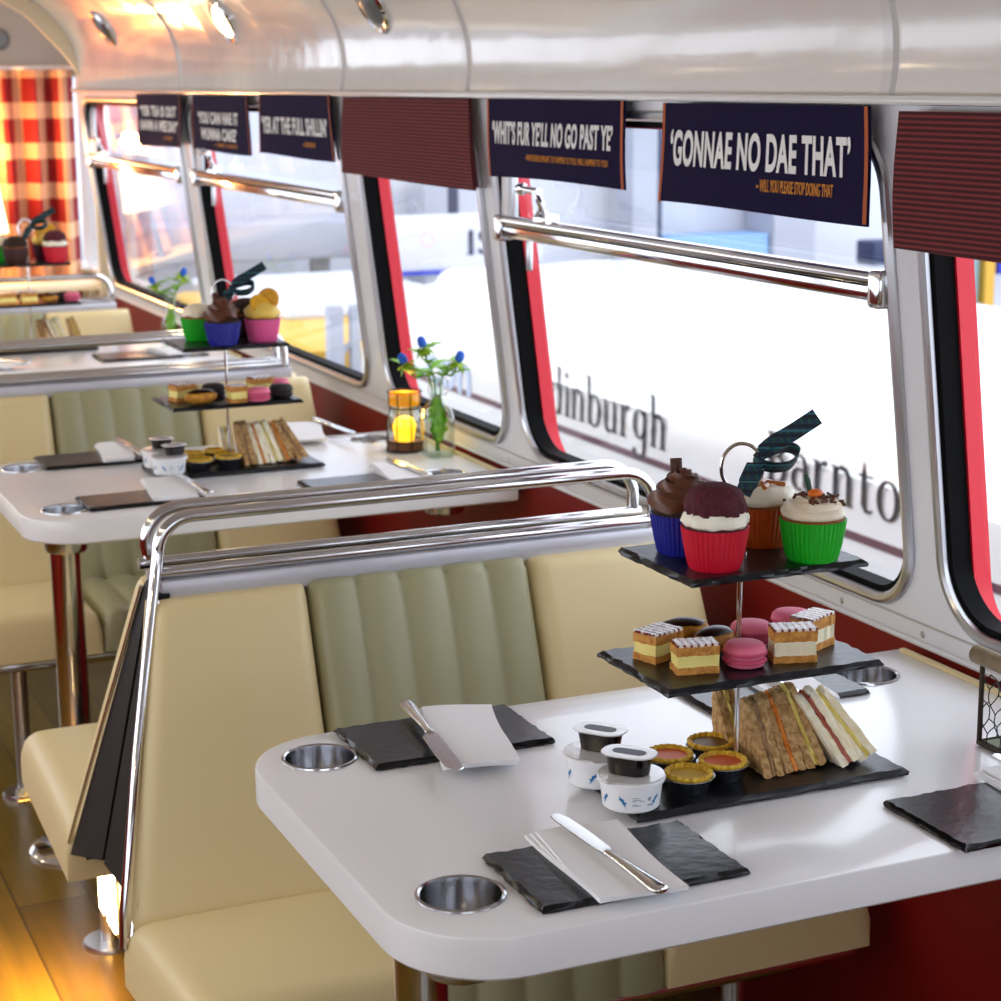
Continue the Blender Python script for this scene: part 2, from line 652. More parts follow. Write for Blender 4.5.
# cream bulkhead with its arch
ARCH = [(.815, .02), (.815, 1.30), (.805, 1.366), (.767, 1.5), (.672, 1.615), (.576, 1.70), (.40, 1.765), (.1, 1.81), (-.3, 1.82)]
ah = [ARCH[0]] + [(p.x, p.y) for p in cr(ARCH[1:], 5)]
arch = ah + [(-.6 - x, z) for x, z in reversed(ah[:-1])]
outer = [(.87, 0.0), (.87, .72), (.80, 1.43)] + half[1:] + [(-.6 - x, z) for x, z in reversed(half[1:-1])] + [(-1.40, 1.43), (-1.47, .72), (-1.47, 0.0)]
v, f = fill_holes(outer, [arch])
mb = MB()
for y in (5.25, 5.265):
    mb.add([(x, y, z) for x, z in v], f)
na = len(arch)
mb.add([(x, y, z) for y in (5.25, 5.265) for x, z in arch], [(i, (i + 1) % na, na + (i + 1) % na, na + i) for i in range(na)])
struct(mb.build('wall_front', M['bulk']))
# the nook beyond the arch: grey ceiling panel, side panel under a side window, front wall
struct(MB().box((-.3, 6.36, 1.70), (2.9, .04, .44)).build('trim_11', M['grey'], smooth=0))
struct(MB().box((-.3, 5.83, 1.93), (2.9, 1.1, .03)).build('trim_12', M['grey'], smooth=0))
struct(MB().box((1.02, 5.83, .36), (.03, 1.08, .76)).build('trim_13', M['bulk'], smooth=0))
struct(MB().box((1.02, 5.83, 1.70), (.03, 1.08, .44)).build('trim_14', M['grey'], smooth=0))
struct(MB().box((-.3, 6.36, .36), (2.6, .04, .72)).build('trim_15', M['bulk'], smooth=0))
wf = bpy.data.objects.new('window_7', None); col.objects.link(wf); struct(wf)
MB().box((1.02, 5.83, 1.10), (.004, 1.04, .74)).build('pane', M['pane'], wf, smooth=0)
MB().box((1.02, 6.36, 1.10), (.06, .05, .76), .01).build('frame', M['trimw'], wf)
MB().box((1.02, 5.62, 1.10), (.03, .03, .76), .005).build('frame', M['trimw'], wf)
mb = MB().box((1.0, 5.83, .735), (.05, 1.06, .03), .006)
mb.build('sill', M['trimw'], wf)


# ------------------------------------------------------------------ gingham curtains and lamp in the front nook
def curtain(x0, x1, y, z0, z1, label, seed):
    rnd = random.Random(seed)
    nx, nz = 130, 14
    ph = rnd.uniform(0, 6)
    def P(u, v):
        x = x0 + (x1 - x0) * u
        a = .055 * (.55 + .45 * v)
        return (x + .012 * sin(9 * u + ph) * v, y + a * sin(2 * pi * (x1 - x0) / .10 * u + ph + .8 * sin(5 * u)) + .015 * sin(13 * u), z1 - (z1 - z0) * v)
    t = thing('curtain', label, 'curtain', (0, 0, 0))
    mb = MB()
    vs = [P(i / nx, j / nz) for j in range(nz + 1) for i in range(nx + 1)]
    mb.add(vs, [(j * (nx + 1) + i, j * (nx + 1) + i + 1, (j + 1) * (nx + 1) + i + 1, (j + 1) * (nx + 1) + i) for j in range(nz) for i in range(nx)])
    o = mb.build('drape', M['gingham'], t)
    # gathered heading band
    mb = MB()
    vs = []
    for j in range(3):
        for i in range(nx + 1):
            p = P(i / nx, 0)
            vs.append((p[0], p[1] - .006, z1 + .012 - .03 * j))
    mb.add(vs, [(j * (nx + 1) + i, j * (nx + 1) + i + 1, (j + 1) * (nx + 1) + i + 1, (j + 1) * (nx + 1) + i) for j in range(2) for i in range(nx)])
    mb.build('heading', M['gingham'], t)
    return t


curtain(-.35, .36, 6.20, .70, 1.50, 'red and white checked curtain behind the glowing lamp', 3)
curtain(.37, .95, 6.17, .62, 1.495, 'red and white checked curtain hanging beside the corner window', 5)
t = tag(MB().tube([(-.5, 6.19, 1.515), (1.0, 6.19, 1.515)], .008, 10).build('curtain_rail', M['trimw']), 'thin pale rail carrying the checked curtains', 'curtain rail')
struct(MB().box((-.3, 6.12, .69), (2.55, .40, .03), .008).build('trim_16', M['bulk']))
t = thing('table_lamp', 'lit table lamp with pale shade in front of the checked curtains', 'lamp', (.535, 6.0, .705))
MB().lathe([(0, 0), (.05, 0), (.05, .01), (.012, .02), (.01, .16), (.018, .2), (.008, .24), (0, .24)], 20).build('base', M['chrome'], t)
MB().lathe([(.10, .20), (.066, .42)], 28, cap=False).build('lamp_shade', mat('lamp_shade', '#f6e6c4', .7, emit='#ffd9a0', estr=3.2), t)
ld = bpy.data.lights.new('lamp_bulb', 'POINT'); ld.energy = 11; ld.color = (1, .50, .16); ld.shadow_soft_size = .04
lo = bpy.data.objects.new('lamp_bulb', ld); lo.location = (.535, 6.0, 1.16); col.objects.link(lo)


# ------------------------------------------------------------------ round ceiling lamps
def cove_at(x):
    for i in range(len(full) - 1):
        (xa, za), (xb, zb) = full[i], full[i + 1]
        if xb <= x <= xa:
            k = (x - xa) / (xb - xa)
            t_ = Vector((xb - xa, 0, zb - za)).normalized()
            return za + (zb - za) * k, Vector((t_.z, 0, -t_.x)) * 1
    return 1.9, Vector((0, 0, -1))


def ceiling_lamp(x, y, label, lit, group=None, power=4.5):
    z, nn = cove_at(x)
    if nn.z > 0:
        nn = -nn
    t = thing('ceiling_lamp', label, 'lamp', (x, y, z), group=group)
    q = nn.to_track_quat('Z', 'Y').to_matrix().to_4x4()
    MB().lathe([(.044, -.002), (.064, 0), (.064, .008), (.057, .013), (.048, .011), (.045, .006)], 32, m=q).build('bezel', M['chrome'], t)
    em = M['lampglow'] if lit else M['lampoff']
    MB().lathe([(0, .022), (.022, .020), (.040, .012), (.0455, .004)], 28, m=q).build('lens', em, t)
    if lit:
        d = bpy.data.lights.new('lamp_beam', 'SPOT'); d.energy = power; d.color = (1, .80, .52); d.spot_size = R(150); d.spot_blend = .8; d.shadow_soft_size = .04
        o = bpy.data.objects.new('lamp_beam', d); o.location = Vector((x, y, z)) + nn * .03
        o.rotation_euler = nn.to_track_quat('-Z', 'Y').to_euler(); col.objects.link(o)
    return t


M['lampglow'] = mat('lamp_glow', '#fff2d8', .4, emit='#ffe2a8', estr=9)
M['lampoff'] = mat('lamp_lens', '#6f7274', .3)
ceiling_lamp(.745, 3.30, 'lit round ceiling lamp nearest the two-line navy signs', 1)
ceiling_lamp(.745, 2.22, 'unlit round ceiling lamp above the maroon cloth by the bottle window', 0)
ceiling_lamp(.735, 4.62, 'unlit round ceiling lamp beside the cream arch', 0)
ceiling_lamp(-.3, 4.55, 'added out-of-view fill lamp at the crown of the ceiling near the cream arch', 1, power=20)  # extra lamp out of view, added to brighten the cream bulkhead
for y in (-1.2, -.1, 1.1, 2.2, 3.3, 4.5):
    ceiling_lamp(-1.25, y, 'lit round lamp along the aisle side of the curved ceiling', 1, 'lamps along the other side')
q = Matrix.Rotation(R(90), 4, 'X')
t = thing('vent', 'small round grey vent on the panel above the checked curtains', 'vent', (.70, 6.338, 1.625))
MB().lathe([(0, .002), (.03, .002), (.036, .008), (.042, .006), (.044, 0)], 28, m=q).build('cover', M['lampoff'], t)


# ------------------------------------------------------------------ hanging cloth signs and cloths
M['navy'] = mat('navy_print_cloth', '#140a34', .85, spec=.2, bump=.2, bscale=300, bdist=.0006)
M['orange_edge'] = mat('orange_print', '#b4561f', .7)
M['white_print'] = mat('white_print', '#f2f2f2', .7)
M['gold_print'] = mat('orange_lettering', '#d98a2a', .7)


def cloth_panel(w, h, thick, seed, curve=.006):
    """a hanging cloth: u to -y, hanging down from z=0, gentle bow"""
    rnd = random.Random(seed)
    a, b, c = rnd.uniform(0, 6), rnd.uniform(2, 4), rnd.uniform(0, 6)
    nu, nv = 24, 12
    vs, fs = [], []
    for s_ in (0, 1):
        for j in range(nv + 1):
            for i in range(nu + 1):
                u, v_ = i / nu, j / nv
                x = -curve * (sin(b * u + a) * v_ + .5 * sin(3 * v_ + c) * v_) + s_ * thick
                vs.append((x, -u * w, -v_ * h + .003 * sin(4 * u + a) * v_))
    k = (nu + 1) * (nv + 1)
    for j in range(nv):
        for i in range(nu):
            p = j * (nu + 1) + i
            fs.append((p, p + 1, p + nu + 2, p + nu + 1))
            fs.append((k + p + nu + 1, k + p + nu + 2, k + p + 1, k + p))
    for i in range(nu):
        fs.append((i, k + i, k + i + 1, i + 1))
        p = nv * (nu + 1) + i
        fs.append((p + 1, k + p + 1, k + p, p))
    for j in range(nv):
        p = j * (nu + 1)
        fs.append((p + nu + 1, k + p + nu + 1, k + p, p))
        p += nu
        fs.append((p, k + p, k + p + nu + 1, p + nu + 1))
    return MB().add(vs, fs), lambda y, z: -curve * (sin(b * (-y / w) + a) * (-z / h) + .5 * sin(3 * (-z / h) + c) * (-z / h))


def sign(y1, y0, z1, z0, lines, label, seed, edge=.008):
    t = thing('hanging_sign', label, 'sign', (.748, y1, z1), group='navy lettered cloths over the windows')
    w, h = y1 - y0, z1 - z0
    mb, bow = cloth_panel(w, h, .004, seed)
    o = mb.build('cloth', M['navy'], t)
    for (ya, yb) in ((0, -edge), (-w + edge, -w)):
        e = MB()
        vs = []
        for j in range(9):
            z = -h * j / 8
            for y in (ya, yb):
                dz = .003 * sin(0) * 0
                vs.append((bow(y, z) - .0009, y, z))
        e.add(vs, [(2 * j, 2 * j + 1, 2 * j + 3, 2 * j + 2) for j in range(8)])
        e.build('edge_band', M['orange_edge'], t, smooth=0)
    for (txt, u0, u1, v, hh, m_, b) in lines:
        me = text_mesh(txt, hh / .70, (u1 - u0) * w, bold=b * hh, depth=.0003)
        for vv in me.vertices:
            y = -u0 * w - vv.co.x
            z = -v * h + vv.co.y
            vv.co = (bow(y, z) - .0016 - vv.co.z, y, z)
        me.materials.clear(); me.materials.append(m_)
        q_ = bpy.data.objects.new('lettering', me); col.objects.link(q_); q_.parent = t
    return t


WP, GP = M['white_print'], M['gold_print']
sign(1.003, .478, 1.425, 1.281, [("\u2018GONNAE NO DAE THAT\u2019", .055, .93, .60, .047, WP, .045), ("~ WILL YOU PLEASE STOP DOING THAT", .52, .86, .795, .016, GP, .015)], 'navy cloth sign reading gonnae no dae that', 1)
sign(1.655, 1.130, 1.427, 1.293, [("\u2018WHIT\u2019S FUR YE\u2019LL NO GO PAST YE\u2019", .05, .94, .56, .036, WP, .045), ("~WHATEVER IS MEANT TO HAPPEN TO YOU, WILL HAPPEN TO YOU", .33, .91, .76, .0105, GP, .0)], 'navy cloth sign reading whits fur yell no go past ye', 2)
sign(3.038, 2.520, 1.429, 1.288, [("\u2018YER AT THE FULL SHILLIN\u2019", .05, .95, .63, .036, WP, .045), ("~GENIUS", .62, .78, .82, .011, GP, .0)], 'navy cloth sign with one lettered line beside the maroon cloth', 3, .006)
sign(3.655, 3.145, 1.424, 1.281, [("\u2018YOU CAN HAE IT", .12, .84, .50, .028, WP, .045), ("WUNNA CAKE\u2019", .17, .80, .79, .028, WP, .045), ("~ TAKE A SLICE", .40, .80, .91, .009, GP, .0)], 'navy cloth sign with two lettered lines beyond the lit lamp', 4, .005)
sign(4.300, 3.790, 1.424, 1.278, [("\u2018YER TEA IS OUT", .08, .92, .42, .028, WP, .045), ("HAVIN A WEE DAY\u2019", .08, .96, .70, .028, WP, .045), ("~ A TREAT", .60, .85, .86, .010, GP, .0)], 'brownish navy cloth sign with two lines farthest along, near the arch', 5, .005)
for (y1, y0, z1, z0, lb, sd, crv) in ((2.43, 1.742, 1.426, 1.264, 'maroon woven cloth hanging over the window with the flower bottle', 8, .008), (.414, -.30, 1.420, 1.256, 'maroon woven cloth hanging over the window above the wire basket', 9, .014)):
    mb, _ = cloth_panel(y1 - y0, z1 - z0, .006, sd, crv)
    o = mb.build('hanging_cloth', M['weave'])
    o.location = (.748, y1, z1)
    tag(o, lb, 'cloth', 'maroon woven cloths over the windows')

# ------------------------------------------------------------------ outside
M['vwhite'] = mat('white_vehicle_paint', '#eeeeea', .25, coat=.4)
M['vgrey'] = mat('vehicle_side_paint', '#eceef3', .25, coat=.4)
M['vtext'] = mat('dark_maroon_vinyl', '#22151c', .5)
M['vstripe'] = mat('maroon_stripe', '#5f3442', .5)
M['tarmac'] = mat('tarmac', '#8d8f96', .9, var=.2, vscale=2)
M['panelw'] = mat('white_cladding', '#d3d6e0', .5)
M['concrete'] = mat('pale_concrete', '#b0b3bf', .8, var=.12, vscale=1.5)
M['blued'] = mat('dark_blue_paint', '#2a3557', .5)
M['bluel'] = mat('pale_blue_paint', '#86aede', .5)
M['blue'] = mat('blue_paint', '#2a3fc0', .5)
M['yellow'] = mat('yellow_paint', '#d8a93a', .4)
M['teal'] = mat('teal_grey_paint', '#7f9a9c', .5)

struct(MB().box((8, 8, -2.05), (40, 40, .1)).build('ground', M['tarmac'], smooth=0))


# serif lettering drawn stroke by stroke: each stroke is a line of (x, y, half-width)
def strokes(letter):
    T, t = .10, .032          # thick and thin half widths
    X, A = 1.0, 1.58           # x-height and ascender

    def stem(x, y0, y1, s0=1, s1=1):
        o = [[(x, y0, T), (x, y1, T)]]
        for y, s_ in ((y0, s0), (y1, s1)):
            if s_:
                e = .025 if y == y0 else -.025
                x0 = x - .17
                x1 = x + .17 if s_ == 1 else x
                o.append([(x0, y + e, 'h'), (x1, y + e, 'h')])
        return o

    def arc(cx, cy, rx, ry, a0, a1, n=22):
        p = []
        for i in range(n + 1):
            a = R(a0 + (a1 - a0) * i / n)
            p.append((cx + rx * cos(a), cy + ry * sin(a), t + (T * 1.02 - t) * abs(cos(a)) ** 1.4))
        return [p]

    def n_(x0, w):
        return [[(x0 + .06, .78, t), (x0 + .2 * w, .95, t * 1.2), (x0 + .45 * w, X, T * .7), (x0 + .78 * w, .95, T * .8), (x0 + w, .78, T), (x0 + w, .0, T)], [(x0 + w - .17, .025, 'h'), (x0 + w + .17, .025, 'h')]]
    if letter == 'E':
        return stem(.2, 0, 1.42) + [[(.2, .03, 'h'), (.80, .03, 'h')], [(.2, 1.39, 'h'), (.76, 1.39, 'h')], [(.2, .74, 'h'), (.58, .74, 'h')], [(.80, .03, .02), (.80, .32, .02)], [(.75, 1.39, .02), (.75, 1.14, .02)], [(.58, .62, .018), (.58, .86, .018)]], .95
    if letter == 'B':
        return stem(.2, 0, 1.42) + [[(.2, 1.39, 'h'), (.42, 1.39, 'h')], [(.2, .03, 'h'), (.45, .03, 'h')], [(.2, .75, 'h'), (.45, .75, 'h')]] + arc(.42, 1.07, .27, .33, -90, 90) + arc(.44, .39, .32, .37, -90, 90), .95
    if letter == 'd':
        return stem(.72, 0, A, 2, 2) + arc(.44, .5, .30, .5, 40, 320), 1.0
    if letter == 'b':
        return stem(.2, .02, A, 0, 2) + arc(.48, .5, .30, .5, -140, 140), .98
    if letter == 'i':
        return stem(.2, 0, X, 1, 2) + [[(.11, 1.36, .09), (.29, 1.36, .09)]], .42
    if letter == 'n':
        return stem(.2, 0, X, 1, 2) + n_(.2, .50), .98
    if letter == 'h':
        return stem(.2, 0, A, 1, 2) + n_(.2, .50), .98
    if letter == 'u':
        return stem(.2, .2, X, 0, 2) + stem(.70, 0, X, 0, 2) + [[(.2, .22, T), (.26, .07, T * .8), (.42, .01, T * .6), (.6, .07, t), (.70, .24, t)], [(.70, .025, 'h'), (.86, .025, 'h')]], .98
    if letter == 'r':
        return stem(.2, 0, X, 1, 2) + [[(.24, .72, t), (.36, .92, t * 1.6), (.50, .97, T * .8), (.58, .92, T)]], .72
    if letter == 'g':
        return arc(.44, .56, .28, .44, 35, 325) + stem(.70, -.1, X, 0, 2) + [[(.70, -.08, T), (.69, -.26, T), (.62, -.42, T * .8), (.44, -.50, t * 1.6), (.24, -.45, T * .7), (.14, -.32, T), (.17, -.22, T)]], .98
    if letter == 'a':
        return [[(.24, .74, T * .8), (.28, .90, T * .6), (.44, .98, t * 1.3), (.60, .90, T * .7), (.66, .70, T), (.66, .16, T), (.72, .04, t * 1.3), (.84, .05, t)]] + arc(.42, .30, .24, .29, 60, 300), .92
    if letter == 't':
        return [[(.28, 1.34, .02), (.28, 1.0, T), (.28, .2, T), (.36, .05, T * .7), (.5, .03, t * 1.2), (.6, .1, t)], [(.06, .97, 'h'), (.58, .97, 'h')]], .68
    if letter == 'o':
        return arc(.47, .5, .32, .5, 0, 360, 40), .94


def serif_mesh(word, width, ht, z=.002):
    """one mesh for a painted word, ht = x-height; x runs along the reading direction"""
    mb = MB()
    x = 0
    for ch in word:
        st, adv = strokes(ch)
        for pl in st:
            pts = [Vector((p[0] + x, p[1])) for p in pl]
            ws = [.026 if p[2] == 'h' else p[2] for p in pl]
            vs = []
            for i, p in enumerate(pts):
                a = pts[max(i - 1, 0)]; b = pts[min(i + 1, len(pts) - 1)]
                d = (b - a).normalized()
                nrm = Vector((-d.y, d.x))
                vs += [(*(p + nrm * ws[i]), z), (*(p - nrm * ws[i]), z)]
            mb.add(vs, [(2 * i, 2 * i + 1, 2 * i + 3, 2 * i + 2) for i in range(len(pts) - 1)])
        x += adv
    k = width / (x - .1)
    mb.v = [(a * k, b * ht, c) for a, b, c in mb.v]
    return mb


# the white single-decker alongside
VX = 2.60
bus = thing('parked_bus', 'white single-decker bus outside with dark lettering and maroon stripe', 'bus', (VX, 4, -2))
prof = [(0, -1.6), (-.02, -.6), (-.02, .20), (.0, .30), (.03, .365), (.09, .41), (.19, .45), (.4, .498), (.7, .533), (1.15, .553)]
pc = [(p.x, p.y) for p in cr(prof, 4)]
pc = pc + [(2.4 - x, z) for x, z in reversed(pc[:-1])]
mb = MB()
yy = [-2.2, -2.0, -1.5] + [-.5 + i for i in range(8)] + [7.35, 7.5]
n = len(pc)
for y in yy:
    k = {-2.2: .12, 7.5: .10}.get(y, 0)
    mb.v += [(x, y - 4, z + 2 - (k if z > .1 else 0)) for x, z in pc]
for i in range(len(yy) - 1):
    for j in range(n - 1):
        mb.f.append((i * n + j, i * n + j + 1, (i + 1) * n + j + 1, (i + 1) * n + j))
mb.f.append(tuple(range(n)))
mb.f.append(tuple((len(yy) - 1) * n + j for j in range(n)))
mb.build('body', M['vwhite'], bus)


def on_side(mb, u0, y0, z0):
    """lettering plane -> bus side (bus-local), reading towards -y, just proud of the panel"""
    mb.v = [(-.022 - c, y0 - 4 - a, z0 + 2 + b) for a, b, c in mb.v]
    return mb


on_side(serif_mesh('Edinburgh', 1.10, .118), 0, 5.44, .178).build('lettering', M['vtext'], bus, smooth=0)
on_side(serif_mesh('Barnton', .86, .112), 0, 3.67, .205).build('lettering', M['vtext'], bus, smooth=0)
MB().box((-.0215, -.9, 2.122), (.004, 8.4, .026)).build('stripe', M['vstripe'], bus, smooth=0)
MB().box((-.03, -.9, 1.55), (.012, 8.2, .62), .003).build('window_band', mat('dark_window', '#20242c', .1), bus)
for y in (-1, 6):
    MB().lathe([(.2, -.12), (.46, -.12), (.48, -.06), (.48, .12), (.2, .14), (0, .14)], 28, m=Matrix.Translation((.12, y - 4, .48)) @ Matrix.Rotation(R(-90), 4, 'Y')).build('wheel', M['black'], bus)
MB().lathe([(.17, -.03), (.17, .04), (.14, .085), (.08, .105), (0, .11)], 28, c=(.34, 2.95, 2.478)).build('roof_vent', M['vwhite'], bus)
# round ring emblem and pale blue lettering further along the side
e = MB()
for k, (a0, a1) in enumerate(((20, 150), (150, 380))):
    e = MB()
    vs = []
    for i in range(25):
        a = R(a0 + (a1 - a0) * i / 24)
        for q_ in (.085, .135):
            vs.append((-.024, 6.98 - 4 - q_ * cos(a) * 1.2, 2.12 + q_ * sin(a)))
    e.add(vs, [(2 * i, 2 * i + 1, 2 * i + 3, 2 * i + 2) for i in range(24)])
    e.build('emblem', mat('emblem_' + ('orange' if k == 0 else 'blue'), '#e0bd90' if k == 0 else '#98a2d6', .5), bus, smooth=0)
me = text_mesh('con', .26, .52, bold=.006)
for v in me.vertices:
    v.co = (-.024 - v.co.z, 6.62 - 4 - v.co.x, 2.12 + v.co.y)
me.materials.clear(); me.materials.append(mat('pale_blue_vinyl', '#bccbe6', .5))
o = bpy.data.objects.new('lettering', me); col.objects.link(o); o.parent = bus

# far side of the yard: pale building with columns and panels
FY = 14.0
struct(MB().box((10, FY + .6, 1.2), (19, .4, 6.6)).build('wall_yard', M['panelw'], smooth=0))


def yard_panel(name, x0, x1, z0, z1, m, label, cat, y=FY, d=.12, bev=.01):
    return tag(MB().box(((x0 + x1) / 2, y, (z0 + z1) / 2), (x1 - x0, d, z1 - z0), bev).build(name, m, smooth=0), label, cat)


yard_panel('concrete_column', 7.35, 7.60, -2, 4.4, M['concrete'], 'pale concrete column beside the narrow dark blue post outside', 'column', d=.5)
yard_panel('blue_post', 7.60, 7.70, -2, 4.4, M['blued'], 'narrow dark blue post against the pale building outside', 'post', d=.3)
yard_panel('blue_fascia', 7.72, 8.78, -.22, .06, M['bluel'], 'pale blue fascia board below the white cladding outside', 'board', d=.4)
yard_panel('broad_column', 8.80, 9.25, -2, 4.4, M['concrete'], 'broad pale concrete column next to the pale blue fascia', 'column', d=.5)
t = thing('dark_cabinet', 'dark cabinet with a blue line on white, outside beyond the bus roof', 'cabinet', (10.0, FY - .4, -.14))
MB().box((0, 0, 0), (.62, .3, .22), .02).build('body', M['blued'], t)
MB().box((.06, -.153, .03), (.44, .012, .08), .003).build('white_face', M['panelw'], t, smooth=0)
MB().box((.06, -.161, .0), (.44, .006, .018)).build('blue_line', M['blue'], t, smooth=0)
yard_panel('yellow_bin', 9.72, 9.98, -.70, -.34, M['yellow'], 'yellow box standing under the dark cabinet outside', 'box', d=.3)
yard_panel('teal_post', 10.95, 11.22, -2, .1, M['teal'], 'teal grey post seen under the maroon cloth by the wire basket', 'post', d=.2)
yard_panel('slim_yellow_post', 11.30, 11.42, -2, .0, M['yellow'], 'slim yellow post next to the teal grey post outside', 'post', d=.2)
yard_panel('blue_sign_board', 11.46, 11.9, -.45, -.05, M['blue'], 'small blue board beside the slim yellow post outside', 'board', d=.2)
yard_panel('grey_column', 5.40, 5.62, -2, 4.4, M['concrete'], 'grey column behind the white box sign outside', 'column', d=.4)
yard_panel('dark_blue_column', 5.62, 5.74, -2, 4.4, M['blued'], 'dark blue strip beside the grey column behind the white box sign', 'post', d=.3)
t = thing('box_sign', 'white box sign with a blue lower edge outside beyond the bus', 'sign', (5.25, 12.6, .215))
MB().box((0, 0, 0), (1.30, .22, .42), .02).build('case', M['panelw'], t)
MB().box((0, -.01, -.224), (1.31, .23, .03), .004).build('blue_edge', M['blue'], t, smooth=0)
me = text_mesh('IS', .28, .24, bold=.003)
for v in me.vertices:
    v.co = (.0 + v.co.x, -.114 - v.co.z, -.10 + v.co.y)
me.materials.clear(); me.materials.append(M['blued'])
o = bpy.data.objects.new('lettering', me); col.objects.link(o); o.parent = t
e = MB().lathe([(.045, 0), (.055, .004), (.065, 0)], 20, c=(0, 0, 0), m=Matrix.Translation((-.34, -.113, .04)) @ Matrix.Rotation(R(90), 4, 'X'), cap=False)
e.build('emblem', mat('faint_red', '#e9c9cc', .6), t)
MB().box((0, .05, -1.22), (.12, .12, 1.98)).build('post', M['concrete'], t, smooth=0)

# vehicles further along
t = thing('yellow_van', 'yellow and white van outside beyond the far windows', 'van', (3.5, 11.2, -2))
b_ = [(-1.9, .35), (1.9, .35), (2.0, .8), (1.95, 1.25), (1.25, 1.40), (.75, 1.95), (.3, 2.05), (-1.7, 2.05), (-1.95, 1.9)]
mb = MB().prism(b_, -.85, .85, .07, 3, m=Matrix(((0, 0, 1), (1, 0, 0), (0, 1, 0))).to_4x4())
mb.build('body', M['yellow'], t)
MB().box((0, -.2, 1.62), (1.72, 2.9, .38), .04).build('window_band', mat('pale_window', '#aeb7c8', .1), t)
MB().box((0, -.5, 2.08), (1.3, 2.2, .06), .02).build('roof_panel', M['panelw'], t)
for sx in (-.84, .84):
    for sy in (-1.2, 1.25):
        MB().lathe([(0, -.1), (.3, -.1), (.34, -.05), (.34, .05), (.3, .1), (0, .1)], 20, m=Matrix.Translation((sx, sy, .34)) @ Matrix.Rotation(R(90), 4, 'Y')).build('wheel', M['black'], t)
t = thing('grey_shelter', 'grey flat-roofed shelter outside beyond the far windows', 'shelter', (2.6, 13.6, -2))
MB().box((0, 0, 2.22), (4.0, .8, .30), .03).build('roof', M['concrete'], t)
for x in (-1.8, 1.8):
    MB().box((x, 0, 1.03), (.14, .14, 2.08), .01).build('post', M['concrete'], t)
t = thing('grey_gantry', 'grey upright gantry with a rail, outside behind the orange-topped cupcake', 'post', (2.95, 9.0, -2))
MB().box((0, 0, 1.1), (.09, .09, 2.2), .01).build('post', M['concrete'], t)
MB().box((.12, 0, 1.1), (.06, .06, 2.2), .01).build('post', M['concrete'], t)
MB().tube([(.02 + .0, 0, 1.9), (.12, 0, 2.0), (.25, 0, 2.02), (.36, 0, 1.96), (.4, 0, 1.8)], .02, 8).build('rail', M['concrete'], t)

# ------------------------------------------------------------------ benches
BAY = 1.83


def slab(BL, BR, TL, TR, n, t, r, nu=14, nv=10, flute=0, famp=.010, puff=.0):
    """padded panel: bilinear base quad, thickness t along n, rounded border of radius r, optional flutes along v"""
    BL, BR, TL, TR, n = [Vector(q) for q in (BL, BR, TL, TR, n)]
    n = n.normalized()
    wu = ((BR - BL).length + (TR - TL).length) / 2
    wv = ((TL - BL).length + (TR - BR).length) / 2

    def line(w, k):
        a = [(0., 0.), (0., 1 - r / t)]
        for i in range(1, 7):
            q = i / 6
            a.append((q * r / w, 1 - r / t + r / t * sqrt(max(0, 1 - (1 - q) ** 2))))
        mid = [(r / w + (1 - 2 * r / w) * i / k, 1.) for i in range(1, k)]
        return a + mid + [(1 - p, e) for p, e in reversed(a)]
    U = line(wu, max(nu, flute * 12)); V = line(wv, nv)
    vs = []
    for v, ev in V:
        for u, eu in U:
            base = (BL * (1 - u) + BR * u) * (1 - v) + (TL * (1 - u) + TR * u) * v
            h = t * eu * ev
            if flute and v < .02:
                base = base + (TL - BL).normalized() * .009 * (1 - abs(sin(pi * flute * u)) ** .55)
            if puff:
                h += puff * sin(pi * u) * sin(pi * v) * (1 if eu * ev > .5 else 0)
            if flute and eu > .5:
                g = 1 - abs(sin(pi * flute * u)) ** .55
                h -= famp * g * min(ev, 1) if ev > .3 else 0
                if ev < .999 and ev > .3:
                    h -= .006 * g
            vs.append(base + n * max(h, 0))
    a = len(U)
    fs = [(j * a + i, j * a + i + 1, (j + 1) * a + i + 1, (j + 1) * a + i) for j in range(len(V) - 1) for i in range(a - 1)]
    fs.append(tuple([0, (len(V) - 1) * a, len(V) * a - 1, a - 1]))
    return MB().add(vs, fs)


